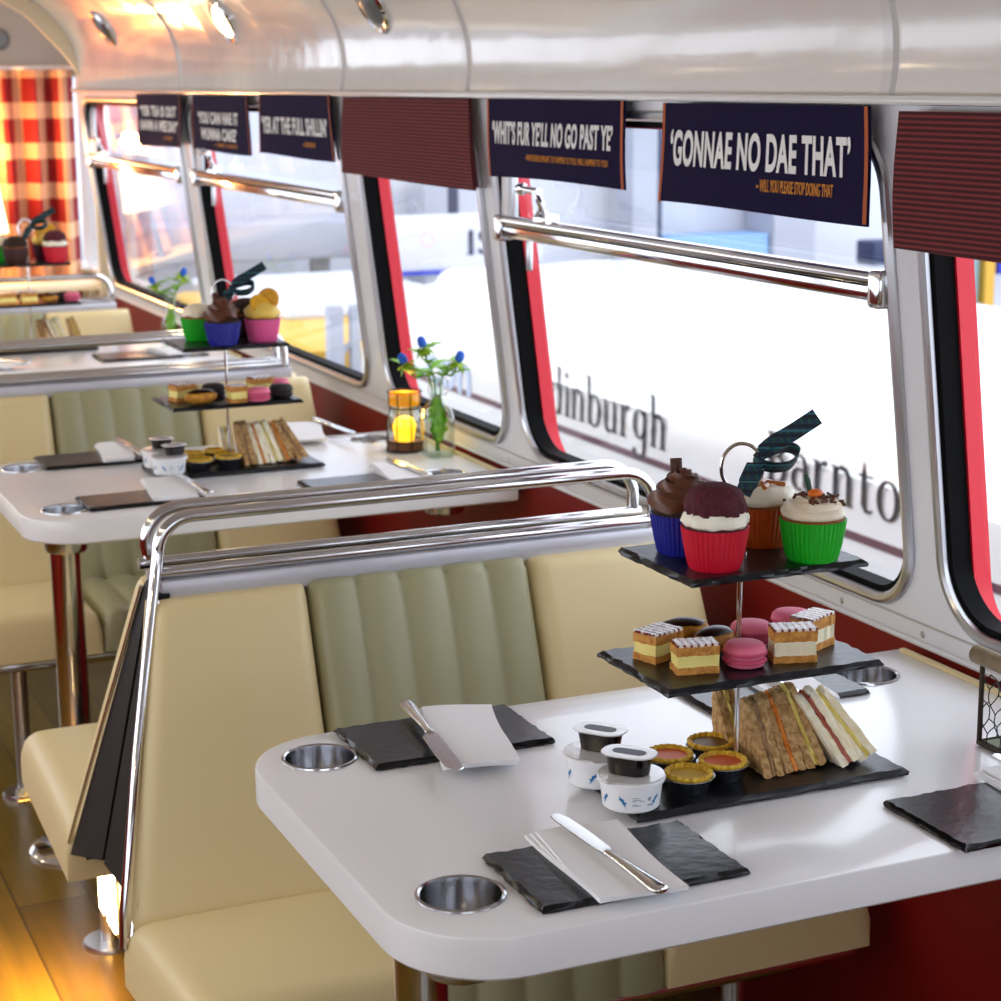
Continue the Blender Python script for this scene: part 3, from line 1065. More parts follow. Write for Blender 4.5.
def bench(s, ym, label, vF, xr=.765):
    """s=+1 faces the camera end of the deck (-y), s=-1 faces away; ym is the line where a back-to-back pair meets"""
    t = thing('bench_seat', label, 'bench', (0, ym, 0), group='cream and sage benches along the window wall')
    Y = lambda v: -s * v
    aT, aB = -.045, -.135
    vB, vT, zB, zT = .215, .065, .375, .790
    if s < 0:
        vB, vT = .262, .108
    nrm = Vector((0, -s * (zT - zB), (vB - vT)))
    off = .05 if s > 0 else .09
    def P(x, v, z):
        return Vector((x, Y(v), z)) - nrm.normalized() * off
    fl0, fl1 = .160, .492
    ax = .016 if s > 0 else 0
    hb = lambda x0B, x1B, x0T, x1T: (P(x0B, vB, zB), P(x1B, vB, zB), P(x0T, vT, zT), P(x1T, vT, zT))
    a = hb(aB - ax, fl0 - .002, aT - ax, fl0 - .002)
    slab(*a, nrm, off, .03, puff=.006).build('back_panel', M['cream'], t, smooth=60)
    a = hb(fl1 + .002, xr + .03, fl1 + .002, xr)
    slab(*a, nrm, off, .03, puff=.006).build('back_panel', M['cream'], t, smooth=60)
    a = hb(fl0, fl1, fl0, fl1)
    slab(*a, nrm, off, .018, flute=5, famp=.009).build('fluted_back', M['sage'], t, smooth=60)
    # seat
    zb, zs = .300, .395
    q = lambda x0, x1, x0f=None: ((x0 if x0f is None else x0f, Y(vF), zb), (x1, Y(vF), zb), (x0, Y(.185), zb), (x1, Y(.185), zb))
    slab(*q(-.150, fl0 - .002, -.135), (0, 0, 1), zs - zb, .035, puff=.006).build('seat_panel', M['cream'], t, smooth=60)
    slab(*q(fl1 + .002, xr + .04), (0, 0, 1), zs - zb, .035, puff=.006).build('seat_panel', M['cream'], t, smooth=60)
    slab(*q(fl0, fl1), (0, 0, 1), zs - zb, .035, flute=5, famp=.009).build('fluted_seat', M['sage'], t, smooth=60)
    # chrome: hoop, bar, front rail, leg
    hx0, hx1, zt = -.040, .705, .888
    vh = .033
    pts = [(aB - .018, Y(vB - .015), .36), (aB - .014, Y(vB - .02), .41), ((aB + aT) / 2 - .016, Y((vB + vT) / 2 - .018), (zB + zT) / 2 + .01), (aT - .012, Y(vT - .015), .79)]
    def arc_(cx, cz, r, a0, a1, v_, n=8):
        return [(cx + r * cos(R(a0 + (a1 - a0) * i / n)), Y(v_), cz + r * sin(R(a0 + (a1 - a0) * i / n))) for i in range(n + 1)]
    pts += arc_(hx0 + .045, zt - .05, .05, 180, 90, vh) + [(.3, Y(vh), zt)] + arc_(hx1 - .045, zt - .05, .05, 90, 0, vh) + [(hx1 + .005, Y(vh), .80)]
    if s < 0:
        pts = [(hx0 + .004, Y(vh), .80)] + pts[4:]
    MB().tube(pts, [.0055, .006, .0068, .0078][4 - len(pts[:4]):4] + [.0090] * (len(pts) - 4) if s > 0 else .0090, 14).build('hoop_rail', M['chrome'], t)
    MB().tube([(aT - .012, Y(.03), .812), (.72, Y(.03), .812)], .0085, 12).build('back_bar', M['chrome'], t)
    MB().box(((aT + .725) / 2, Y(.036), .788), (.725 - aT, .016, .030), .003).build('top_trim', M['seat_white'], t)
    MB().tube([(-.15, Y(vF - .03), .286), (xr + .03, Y(vF - .03), .286)], .013, 12).build('front_bar', M['chrome'], t)
    for x in (-.01, .62):
        mb = MB().tube([(x, Y(vF - .05), .008), (x, Y(vF - .05), .295)], .016, 14)
        mb.lathe([(0, .012), (.045, .010), (.048, .004), (.048, 0), (0, 0)], 24, c=(x, Y(vF - .05), 0))
        mb.build('leg', M['alu'], t)
    # dark shell behind the cushions, closed towards the aisle
    bo = .020 if s > 0 else .082
    pr = [(Y(vB - bo), .41 if s > 0 else .345), (Y(vT - bo + .004), .785), (Y(.006), .80), (Y(.006), .40)]
    mb = MB()
    n_ = len(pr)
    def xa(z):
        return aB + (aT - aB) * (z - zB) / (zT - zB) - .004
    mb.add([(xa(z), y, z) for y, z in pr] + [(xa(z) + .016, y, z) for y, z in pr],
           [tuple(range(n_)), tuple(range(2 * n_ - 1, n_ - 1, -1))] + [(i, (i + 1) % n_, n_ + (i + 1) % n_, n_ + i) for i in range(n_)])
    mb.build('side_panel', M['dark'], t, smooth=0)
    sh = nrm.normalized() * (off + .006)
    c = [Vector((x, Y(v), z)) - sh for x, v, z in ((aB + .01, vB, zB), (xr + .03, vB, zB), (aT + .02, vT, zT - .03), (xr, vT, zT - .03))]
    MB().add([*c, *[p - nrm.normalized() * .008 for p in c]], [(0, 1, 3, 2), (4, 6, 7, 5), (0, 4, 5, 1), (2, 3, 7, 6), (0, 2, 6, 4), (1, 5, 7, 3)]).build('back_shell', M['dark'], t, smooth=0)
    # piping along the cushion edge with little studs
    pp = [(xa(z) - .002, Y(vB + (vT - vB) * (z - zB) / (zT - zB) - bo + .004), z) for z in (.36, .42, .5, .6, .7, .78)]
    MB().tube(pp, .0032, 8).build('edge_trim', M['chrome'], t)
    return t


ym = .985
b1 = bench(1, ym, 'cream and sage bench behind the nearest white table, facing it', .49)
b2 = bench(-1, ym, 'bench facing away, back to back with the one behind the nearest table', .645)
g = 'cream and sage benches along the window wall'
dup(b1, (0, ym + BAY, 0), None, 'bench behind the second white table, its sage flutes above the sandwiches')
dup(b2, (0, ym + BAY, 0), None, 'bench facing away towards the third table, only its chrome hoop rail showing')
dup(b1, (0, ym + 2 * BAY, -.03), None, 'bench behind the farthest table, in front of the checked curtains')

# heater box under the first pair with its two step lights
M['hbox'] = mat('cream_enamel', '#cdbb98', .3, metal=.2)
t = tag(MB().box((.20, 1.13, .205), (.50, .62, .16), .008).build('heater_box', M['hbox']), 'cream heater box slung under the back to back benches', 'heater')
M['led'] = mat('step_light_lens', '#fff4dc', .3, emit='#ffdf9c', estr=30)
for k, (y, w) in enumerate(((1.405, .035), (1.335, .055))):
    t = thing('step_light', 'lit upright step light under the bench, ' + ('nearer the table pole' if k == 0 else 'the wider of the two'), 'light', (-.054, y, .205), group='step lights under the bench')
    MB().box((0, 0, 0), (.006, w, .13), .002).build('lens', M['led'], t)
    MB().box((.003, 0, 0), (.004, w + .008, .14), .001).build('frame', M['chrome'], t)
area('step_light_beam', (-.060, 1.37, .205), (-.30, 1.32, .0), .16, .1, 7.5, (1, .56, .12))

# ------------------------------------------------------------------ tables
TZ = .72
HOLD = [(0, 0), (0, .411), (.726, .411), (.726, 0)]


def table(y0, label):
    t = thing('dining_table', label, 'table', (0, y0, 0), group='white tables fixed to the window wall')
    outl = rrect(-.078, .835, -.105, .492, .105, 12, (0, 0, 1, 1))
    holes = [[(x + .0405 * cos(-2 * pi * i / 36), y + .0405 * sin(-2 * pi * i / 36)) for i in range(36)] for x, y in HOLD]
    mb = MB()
    ed = .003
    def shrink(lp, d):
        n = len(lp); o = []
        for i in range(n):
            a, b, c = Vector(lp[i - 1]), Vector(lp[i]), Vector(lp[(i + 1) % n])
            d1, d2 = (b - a).normalized(), (c - b).normalized()
            nn = Vector((-(d1 + d2).y, (d1 + d2).x)).normalized()
            o.append(tuple(b + nn * d / max(.5, nn.dot(Vector((-d1.y, d1.x))))))
        return o
    loops = [(shrink(outl, ed), TZ), (shrink(outl, ed * .3), TZ - ed * .3), (outl, TZ - ed), (outl, TZ - .042 + ed), (shrink(outl, ed), TZ - .042)]
    n = len(outl)
    v, f = fill_holes(loops[0][0], holes)
    mb.add([(x, y, TZ) for x, y in v], f)
    v, f = fill_holes(loops[-1][0], holes)
    mb.add([(x, y, TZ - .042) for x, y in v], f)
    vs = [(x, y, z) for lp, z in loops for x, y in lp]
    mb.add(vs, [(q * n + i, q * n + (i + 1) % n, (q + 1) * n + (i + 1) % n, (q + 1) * n + i) for q in range(4) for i in range(n)])
    for h in holes:
        mb.add([(x, y, z) for z in (TZ, TZ - .042) for x, y in h], [(i, (i + 1) % 36, 36 + (i + 1) % 36, 36 + i) for i in range(36)])
    mb.build('tabletop', M['table'], t, smooth=40)
    for x, y in HOLD:
        MB().lathe([(0, -.070), (.034, -.070), (.0365, -.066), (.0378, -.004), (.0385, .0015), (.0405, .003), (.0428, .002), (.0432, .0002), (.0402, -.0002), (.0395, -.045), (.0385, -.068), (.036, -.0735), (0, -.0735)], 40, c=(x, y, TZ)).build('cup_holder', M['steel'], t)
    mb = MB().tube([(.035, .2, .012), (.035, .2, TZ - .042)], .0295, 28)
    mb.lathe([(0, .014), (.09, .013), (.10, .006), (.10, 0), (0, 0)], 32, c=(.035, .2, 0))
    mb.lathe([(.028, -.008), (.055, -.006), (.058, 0), (0, 0)], 28, c=(.035, .2, TZ - .042))
    mb.build('leg', M['chrome'], t)
    MB().box((.829, .19, TZ + .002), (.010, .58, .006), .002).build('back_strip', M['cream'], t)
    return t


tb = table(0, 'nearest white table with a full three-tier slate stand on it')
dup(tb, (0, BAY, 0), None, 'second white table, the one with the flower bottle and glowing lantern')
dup(tb, (0, 2 * BAY, 0), None, 'farthest white table, beyond the second bench')


# ------------------------------------------------------------------ slates, napkins, knives
def slate_mesh(w, h, t, seed, m):
    rnd = random.Random(seed)
    def edge(n, a, b):
        return [(a[0] + (b[0] - a[0]) * i / n, a[1] + (b[1] - a[1]) * i / n) for i in range(n)]
    c = [(-w / 2, -h / 2), (w / 2, -h / 2), (w / 2, h / 2), (-w / 2, h / 2)]
    base = sum((edge(26 if i % 2 == 0 else 18, c[i], c[(i + 1) % 4]) for i in range(4)), [])
    lev = [(0, .0006, .0012), (t * .35, 0, .0012), (t * .6, .0010, .0014), (t, .0038, .0022)]
    n = len(base)
    vs = []
    for z, ins, jt in lev:
        for x, y in base:
            k = ins + rnd.uniform(-.5, 1) * jt
            ux, uy = x / (w / 2), y / (h / 2)
            sx = x - (1 if ux > .999 else -1 if ux < -.999 else 0) * k + rnd.uniform(-.001, .001)
            sy = y - (1 if uy > .999 else -1 if uy < -.999 else 0) * k + rnd.uniform(-.001, .001)
            vs.append((sx, sy, z if z in (0, t) else z + rnd.uniform(-.0005, .0005)))
    fs = [(q * n + i, q * n + (i + 1) % n, (q + 1) * n + (i + 1) % n, (q + 1) * n + i) for q in range(3) for i in range(n)]
    fs += [tuple(range(n - 1, -1, -1)), tuple(3 * n + i for i in range(n))]
    return MB().add(vs, fs)


def mat_slate(x, y, label, seed, rz=0., w=.218, h=.142, z=TZ + .001, m=None):
    o = slate_mesh(w, h, .0065, seed, None).build('slate_mat', m or M['slate'], smooth=25)
    o.location = (x, y, z)
    o.rotation_euler = (0, 0, rz)
    return tag(o, label, 'place mat', 'slate place mats')


def napkin(x, y, rz, label, seed, w=.088, h=.172, z=TZ + .0077):
    rnd = random.Random(seed)
    t = thing('napkin', label, 'napkin', (x, y, z), rz, 'white paper napkins')
    ph = rnd.uniform(0, 6)
    for k in range(3):
        nu, nv = 10, 16
        vs = []
        for s_ in (0, 1):
            for j in range(nv + 1):
                for i in range(nu + 1):
                    u, v = i / nu, j / nv
                    zz = k * .0022 + s_ * .0019 + (.0016 * sin(3 * u + ph + k) * sin(2.4 * v + ph) + .0016 if s_ or k else 0)
                    sk = .004 * k
                    vs.append((-w / 2 + w * u + sk * (v - .3) + .002 * sin(5 * v + ph + k), -h / 2 + h * v - .003 * k + .002 * sin(4 * u + ph), max(zz, 0)))
        q = (nu + 1) * (nv + 1)
        fs = []
        for j in range(nv):
            for i in range(nu):
                p = j * (nu + 1) + i
                fs.append((p + nu + 1, p + nu + 2, p + 1, p)); fs.append((q + p, q + p + 1, q + p + nu + 2, q + p + nu + 1))
        for i in range(nu):
            fs.append((i, i + 1, q + i + 1, q + i)); p = nv * (nu + 1) + i; fs.append((p + 1, p, q + p, q + p + 1))
        for j in range(nv):
            p = j * (nu + 1); fs.append((p + nu + 1, p, q + p, q + p + nu + 1)); p += nu; fs.append((p, p + nu + 1, q + p + nu + 1, q + p))
        MB().add(vs, fs).build('fold', M['napkin'], t, smooth=50)
    return t


def knife(x, y, rz, label, z, L=.205, tilt=0., wide=1.):
    """blade towards +y"""
    t = thing('table_knife', label, 'knife', (x, y, z), rz, 'table knives')
    t.rotation_euler = (tilt, 0, rz)
    bl = L * .52
    pts = [(-.0062, 0), (.0062, 0), (.0088 * wide, .012), (.0098 * wide, bl * .55), (.0090 * wide, bl * .85), (.0055, bl * .98), (.0, bl), (-.0060, bl * .96), (-.0078, bl * .85), (-.0078, .012)]
    MB().prism(pts, .0036, .0054, .0007, 1).build('blade', M['cutlery'], t)
    H = L - bl
    mb = MB()
    vs = []
    N = 14
    prof = [(0, .0052, .0034), (.03, .0060, .0038), (.08, .0052, .0036), (.2, .0056, .0038), (.5, .0072, .0042), (.8, .0094, .0044), (.93, .0100, .0042), (.985, .0080, .0036), (1, .0035, .0022)]
    for v, a, b in prof:
        for k in range(N):
            an = 2 * pi * k / N
            vs.append((a * cos(an), -v * H, .0045 + b * sin(an)))
    fs = [(j * N + k, j * N + (k + 1) % N, (j + 1) * N + (k + 1) % N, (j + 1) * N + k) for j in range(len(prof) - 1) for k in range(N)]
    fs += [tuple(range(N)), tuple((len(prof) - 1) * N + k for k in range(N))]
    mb.add(vs, fs).build('handle', M['cutlery'], t, smooth=60)
    return t


NZ = TZ + .0065
KZ = NZ + .0085
mat_slate(.158, -.004, 'dark slate mat by the front edge of the nearest table, half under a napkin', 11)
mat_slate(.150, .412, 'dark slate mat at the bench side of the nearest table, beside its rounded corner', 12)
mat_slate(.578, .413, 'dark slate mat behind the nearest three-tier stand, near the far cup holder', 13)
mat_slate(.592, -.046, 'dark slate mat at the front of the nearest table, towards the wire basket', 14)
napkin(.146, -.004, -.03, 'white napkin on the front slate mat by the near cup holder', 1)
napkin(.166, .385, -.22, 'white napkin under the knife at the bench side of the nearest table', 2, .084, .20)
napkin(.598, .413, -.10, 'white napkin on the slate mat behind the nearest stand', 3, .075, .17)
napkin(.655, -.045, -.04, 'white napkin beside the wire basket on the nearest table', 4)
knife(.1485, -.008, .045, 'silver knife lying on the napkin at the front of the nearest table', KZ, .212)
knife(.123, .385, R(180) - .13, 'silver knife with broad handle at the bench side of the nearest table', KZ, .245, wide=1.35)
knife(.578, .40, -.02, 'silver knife on the napkin behind the nearest stand', KZ, .21)
knife(.662, -.045, .09, 'silver knife with only its tip showing by the wire basket', KZ, .205)
# second table
mat_slate(.142, BAY + .018, 'brown-lit slate mat by the near cup holder of the second table', 15, .03, .215, .115)
mat_slate(.140, BAY + .432, 'brown-lit slate mat at the bench side of the second table', 16, 0, .205, .13)
mat_slate(.545, BAY - .030, 'slate mat in front of the second stand, towards the window', 17, 0, .205, .135)
napkin(.203, BAY + .055, -.08, 'white napkin beside the knife at the near side of the second table', 5, .08, .185)
napkin(.192, BAY + .452, -.10, 'white napkin on the bench-side slate mat of the second table', 6, .06, .18)
napkin(.635, BAY + .010, -.05, 'white napkin on the slate mat next to the second flower bottle', 7, .07, .17)
napkin(.603, BAY + .50, -.20, 'white napkin beside the sandwiches on the second table', 8, .085, .20)
knife(.243, BAY + .035, .06, 'silver knife beside the napkin at the near side of the second table', KZ, .20)
knife(.655, BAY + .010, .08, 'knife reflecting yellow light on the second table', KZ, .20)
knife(.673, BAY + .50, R(180) + .10, 'bright silver knife at the far window side of the second table', KZ, .21)
knife(.225, BAY + .452, .05, 'copper-tinted knife at the bench side of the second table', KZ, .20)
# third table
mat_slate(.575, 2 * BAY + .040, 'slate mat on the farthest table with napkin at its end', 18)
napkin(.66, 2 * BAY + .04, .3, 'crumpled white napkin on the slate mat of the farthest table', 9, .07, .13)
napkin(.20, 2 * BAY + .0, .5, 'white napkin at the aisle end of the farthest table', 10, .08, .14)
napkin(.59, 2 * BAY + .44, 1.2, 'white napkin beside the farthest sandwiches', 11, .09, .14, TZ + .001)
knife(.205, 2 * BAY + .0, .6, 'knife on the napkin at the aisle end of the farthest table', KZ, .20)

# ------------------------------------------------------------------ three-tier slate stands
Z1, Z2, Z3 = .0085, .1385, .2500      # upper faces of the tiers above the table
RODX, RODY = -.006, .002


def spline(P, n=6):
    P = [Vector(p) for p in P]
    out = []
    for i in range(len(P) - 1):
        p0, p1, p2, p3 = P[max(i - 1, 0)], P[i], P[i + 1], P[min(i + 2, len(P) - 1)]
        for k in range(n):
            t = k / n
            out.append(.5 * ((2 * p1) + (p2 - p0) * t + (2 * p0 - 5 * p1 + 4 * p2 - p3) * t * t + (3 * p1 - p0 - 3 * p2 + p3) * t ** 3))
    out.append(P[-1])
    return out


def strip(mb, pts, w, side, th=.0006):
    """ribbon along pts, widths w, side = across direction"""
    P = spline(pts, 7)
    n = len(P)
    s = Vector(side)
    vs = []
    for i, p in enumerate(P):
        d = (P[min(i + 1, n - 1)] - P[max(i - 1, 0)]).normalized()
        a = (s - d * s.dot(d)).normalized()
        nn = d.cross(a)
        ww = w if not isinstance(w, (list, tuple)) else w[min(int(i / (n - 1) * (len(w) - 1) + .5), len(w) - 1)]
        vs += [p + a * ww + nn * th, p - a * ww + nn * th, p - a * ww - nn * th, p + a * ww - nn * th]
    fs = []
    for i in range(n - 1):
        for q in range(4):
            fs.append((4 * i + q, 4 * i + (q + 1) % 4, 4 * i + 4 + (q + 1) % 4, 4 * i + 4 + q))
    fs += [(0, 1, 2, 3), tuple(4 * (n - 1) + k for k in (3, 2, 1, 0))]
    return mb.add(vs, fs)


def stand(x, y, label, rz=0.):
    t = thing('cake_stand', label, 'cake stand', (x, y, TZ + .001), rz, 'three-tier slate cake stands')
    for k, (w, d, z, sd) in enumerate(((.33, .146, Z1, 31), (.258, .160, Z2, 32), (.210, .162, Z3, 33))):
        o = slate_mesh(w, d, .0075, sd, None)
        o.v = [(a - (.006 if k else 0), b, c + z - .0075) for a, b, c in o.v]
        o.build('tier', M['slate_tier'], t, smooth=25)
    MB().tube([(RODX, RODY, Z1), (RODX, RODY, .302)], .0028, 14).build('rod', M['chrome'], t)
    mb = MB()
    for z in (Z1, Z2, Z3):
        mb.lathe([(0, 0), (.0075, 0), (.0075, .0022), (.005, .0034), (.0042, .0075), (0, .0075)], 18, c=(RODX, RODY, z))
    mb.lathe([(.003, .264), (.0042, .266), (.0042, .286), (.0056, .289), (.0056, .295), (.0042, .298), (.0042, .306), (.0026, .309), (0, .309)], 18, c=(RODX, RODY, 0))
    mb.build('collar', M['chrome'], t)
    a = R(28)
    ring_ = [(RODX + .0215 * sin(q) * cos(a), RODY + .0215 * sin(q) * sin(a) * -1, .341 + .0262 * cos(q)) for q in [2 * pi * k / 44 for k in range(44)]]
    MB().tube(ring_, .0020, 10, closed=True).build('ring_handle', M['chrome'], t)
    mb = MB()
    kx, ky, kz = RODX + .012, RODY - .010, .347
    vw = Vector((-.42, -.86, .30))
    def rib(P, w):
        d = Vector(P[-1]) - Vector(P[0])
        strip(mb, P, w, d.cross(vw).normalized())
    rib([(kx + .002, ky, kz + .004), (kx - .008, ky - .004, kz - .010), (kx - .020, ky - .006, kz - .030)], [.004, .010, .0085])
    rib([(kx, ky, kz + .004), (kx + .016, ky - .002, kz + .018), (kx + .040, ky - .006, kz + .031), (kx + .066, ky - .010, kz + .046)], [.006, .0090, .0090, .0090])
    strip(mb, [(kx, ky, kz), (kx + .014, ky - .010, kz - .004), (kx + .032, ky - .014, kz - .002), (kx + .045, ky - .008, kz + .008), (kx + .036, ky - .001, kz + .014), (kx + .014, ky, kz + .010), (kx, ky, kz + .003)], .0095, (-.25, -.75, .75))
    mb.ell((kx + .001, ky - .002, kz + .003), (.0065, .006, .007), 14, 10)
    mb.build('ribbon', M['tartan'], t)
    return t


C1 = (.395, .158)
C2 = (.377, BAY + .238)
C3 = (.345, 2 * BAY + .30)
stand(*C1, 'three-tier slate stand with ring handle and tartan ribbon on the nearest table')
stand(*C2, 'three-tier slate stand with tartan ribbon on the second table', .0)
stand(*C3, 'three-tier slate stand on the farthest table, before the checked curtains', .0)

# ------------------------------------------------------------------ cupcakes
def cup_m(n, c):
    return mat('case_' + n, c, .42, coat=.2)


M['cake'] = mat('sponge', '#8a4f24', .8, bump=.7, bscale=300, bdist=.001)
M['choccake'] = mat('chocolate_sponge', '#2b1711', .85, bump=.7, bscale=300, bdist=.001)
M['velvet'] = mat('red_velvet_crumb', '#5a1426', .8, bump=1., bscale=260, bdist=.0018, var=.45, vscale=220)
M['creamf'] = mat('vanilla_cream', '#fffbe8', .45, sss=.15, bump=.2, bscale=120, bdist=.001)
M['coffee'] = mat('pale_coffee_cream', '#f8ecd2', .45, sss=.1, bump=.3, bscale=160, bdist=.001)
M['choc'] = mat('chocolate_cream', '#5f341f', .4, bump=.2, bscale=150, bdist=.001)
M['flake'] = mat('flaky_chocolate', '#4a2113', .7, bump=1., bscale=200, bdist=.002)
M['toffee'] = mat('toffee', '#b4641c', .3, coat=.4, bump=.5, bscale=200, bdist=.001)
M['carrot'] = mat('orange_icing', '#e7701c', .5)
M['stalk'] = mat('green_icing', '#1d4a31', .5)
M['lemon'] = mat('candied_citrus', '#f2b224', .3, coat=.4, var=.2, vscale=120)
M['sprinkle'] = mat('brown_sprinkles', '#5e3018', .6)


def cupcake(kind, case, loc, label, rz=0., small=1.):
    t = thing('cupcake', label, 'cupcake', loc, rz, 'cupcakes in paper cases')
    rf = lambda a, r, z, j: r * (1 + (.022 if j < 6 else 0) * cos(40 * a) * min(1, .3 + z / .03))
    MB().lathe([(0, 0), (.0255, 0), (.027, .003), (.0300, .016), (.0325, .030), (.0345, .0435), (.0335, .0435), (.0315, .030), (.0255, .004), (0, .003)], 160, rf=lambda a, r, z, j: r * (1 + (.020 * cos(40 * a) if 1 < j < 8 else 0))).build('case', case, t, smooth=50)
    cm = {'choc': M['choccake'], 'velvet': M['velvet']}.get(kind, M['cake'])
    MB().lathe([(0, .005), (.025, .006), (.0318, .034), (.0325, .044), (.0300, .0480), (.02, .0510), (0, .052)], 40).build('sponge', cm, t)
    rnd = random.Random(hash(kind) % 1000 if False else len(kind) * 7)
    if kind == 'velvet':
        mb = MB().lathe([(0, .045), (.030, .044), (.0345, .048), (.0335, .054), (.031, .060), (.02, .062), (0, .062)], 60, rf=lambda a, r, z, j: r * (1 + .035 * sin(5 * a + z * 300) + .02 * sin(11 * a)))
        mb.build('frosting', M['creamf'], t, smooth=60)
        mb = MB()
        prof = [(0, .056), (.028, .057), (.0315, .062), (.030, .072), (.0245, .081), (.014, .087), (0, .0885)]
        pf = [(p.x, p.y) for p in cr(prof, 4)]
        mb.lathe(pf, 72, rf=lambda a, r, z, j: r * (1 + .025 * sin(7 * a + 200 * z) + .02 * sin(17 * a + 90 * z) + rnd.uniform(-.022, .022)))
        mb.build('cake_cap', M['velvet'], t, smooth=60)
    elif kind == 'choc':
        pts, rad = [], []
        N = 110
        for i in range(N):
            q = i / (N - 1)
            a = 2 * pi * 3.3 * q
            r = .0235 * (1 - q) ** .8
            pts.append((r * cos(a), r * sin(a), .051 + .036 * q ** .9))
            rad.append(.0118 * (1 - q) ** .55 + .0022)
        mb = MB().tube(pts, rad, 15, star=5, twist=.16)
        mb.ell((0, 0, .056), (.022, .022, .016))
        mb.build('frosting', M['choc'], t, smooth=50)
        MB().tube([(.010, .012, .062), (.014, .016, .097)], .0065, 7).build('flake', M['flake'], t, smooth=0)
    elif kind == 'toffee':
        MB().lathe([(0, .046), (.031, .046), (.0345, .051), (.0325, .058), (.024, .064), (.010, .068), (0, .069)], 60, rf=lambda a, r, z, j: r * (1 + .04 * sin(4 * a + z * 250) + .02 * sin(9 * a))).build('frosting', M['creamf'], t, smooth=60)
        mb = MB()
        for k in range(12):
            a = rnd.uniform(0, 6.28); r = rnd.uniform(.002, .022)
            mm = Matrix.Translation((r * cos(a), r * sin(a), .068 - .25 * r + rnd.uniform(0, .004))) @ Matrix.Rotation(rnd.uniform(0, 3), 4, 'Z') @ Matrix.Rotation(rnd.uniform(-.7, .7), 4, 'X')
            mb.box((0, 0, 0), (rnd.uniform(.012, .022), rnd.uniform(.004, .007), .005), .0012, 1, m=mm)
        mb.build('topping', M['toffee'], t)
    elif kind == 'carrot':
        pts, rad = [], []
        for i in range(90):
            q = i / 89
            a = 2 * pi * 2.6 * q
            r = .0275 * (1 - q)
            pts.append((r * cos(a), r * sin(a), .050 + .013 * q)); rad.append(.0095 * (1 - .45 * q))
        mb = MB().tube(pts, rad, 14, star=5, twist=.13)
        mb.ell((0, 0, .0495), (.0338, .0338, .0100))
        mb.build('frosting', M['coffee'], t, smooth=50)
        mb = MB()
        for k in range(34):
            a = rnd.uniform(0, 6.28); r = rnd.uniform(.006, .032)
            mm = Matrix.Translation((r * cos(a), r * sin(a), .0695 - .25 * r + rnd.uniform(-.001, .002))) @ Matrix.Rotation(rnd.uniform(0, 3), 4, 'Z') @ Matrix.Rotation(rnd.uniform(-.5, .5), 4, 'Y')
            mb.box((0, 0, 0), (rnd.uniform(.004, .009), .0028, .0022), m=mm)
        mb.build('sprinkles', M['sprinkle'], t, smooth=0)
        MB().ell((-.002, -.006, .071), (.0085, .0065, .0045), 16, 10).build('carrot', M['carrot'], t)
        MB().tube([(-.004, .0, .070), (-.006, .002, .082), (-.008, .004, .090)], [.0026, .0030, .0024], 10).build('stalk', M['stalk'], t)
    elif kind == 'citrus':
        MB().lathe([(0, .046), (.031, .046), (.0350, .052), (.034, .060), (.026, .068), (.010, .074), (0, .075)], 60, rf=lambda a, r, z, j: r * (1 + .04 * sin(5 * a + z * 300))).build('frosting', mat('yellow_cream', '#f5cf62', .4, sss=.1), t, smooth=60)
        for k, (px, py, pz, an, ti) in enumerate(((-.006, -.012, .070, .3, 1.0), (.014, .006, .078, -.6, 1.25))):
            mm = Matrix.Translation((px, py, pz)) @ Matrix.Rotation(an, 4, 'Z') @ Matrix.Rotation(ti, 4, 'X')
            mb = MB().lathe([(0, -.0018), (.021, -.0022), (.023, 0), (.021, .0022), (0, .0018)], 30, m=mm)
            s_ = mb.build('citrus_slice', M['lemon'], t)
    elif kind == 'plain':
        MB().lathe([(0, .046), (.030, .046), (.0325, .052), (.029, .060), (.018, .068), (0, .071)], 60, rf=lambda a, r, z, j: r * (1 + .05 * sin(6 * a + z * 300))).build('frosting', M['coffee'], t, smooth=60)
    elif kind == 'dark':
        MB().lathe([(0, .046), (.031, .046), (.0335, .054), (.028, .066), (.014, .074), (0, .076)], 60, rf=lambda a, r, z, j: r * (1 + .05 * sin(6 * a + z * 300))).build('frosting', M['choccake'], t, smooth=60)
    return t


CR, CB, CO, CG, CP, CD = (cup_m(*q) for q in (('crimson', '#d3102f'), ('blue', '#16208f'), ('copper', '#d0560c'), ('green', '#14b41e'), ('pink', '#ef5f9e'), ('brown', '#3a1713')))
U3 = TZ + .001 + Z3
U2 = TZ + .001 + Z2
U1 = TZ + .001 + Z1
cupcake('velvet', CR, (.333, .117, U3), 'crimson-cased cupcake with dark red velvet cap over white cream', 0)
cupcake('choc', CB, (.336, .190, U3), 'blue-cased cupcake with chocolate swirl and flake, behind the crimson one', .6)
cupcake('toffee', CO, (.432, .186, U3), 'copper-cased cupcake with cream icing and toffee pieces behind the stand rod', 0)
cupcake('carrot', CG, (.443, .106, U3), 'bright green-cased cupcake with orange carrot and sprinkles, nearest the wire basket', 0)
dx, dy = C2[0] - C1[0], C2[1] - C1[1]
cupcake('choc', CB, (.352, BAY + .185, U3), 'blue-cased cupcake with tall chocolate swirl on the second stand', 1.)
cupcake('plain', CG, (.330, BAY + .275, U3), 'green-cased cupcake with beige icing at the back of the second stand')
cupcake('citrus', CP, (.437, BAY + .206, U3), 'pink-cased cupcake topped with orange slices')
cupcake('dark', CD, (.428, BAY + .284, U3), 'dark brown cupcake half hidden behind the second stand rod')
cupcake('dark', CD, (.300, 2 * BAY + .26, U3), 'very dark chocolate cupcake on the farthest stand')
cupcake('plain', CG, (.275, 2 * BAY + .335, U3), 'green-cased cupcake at the back of the farthest stand')
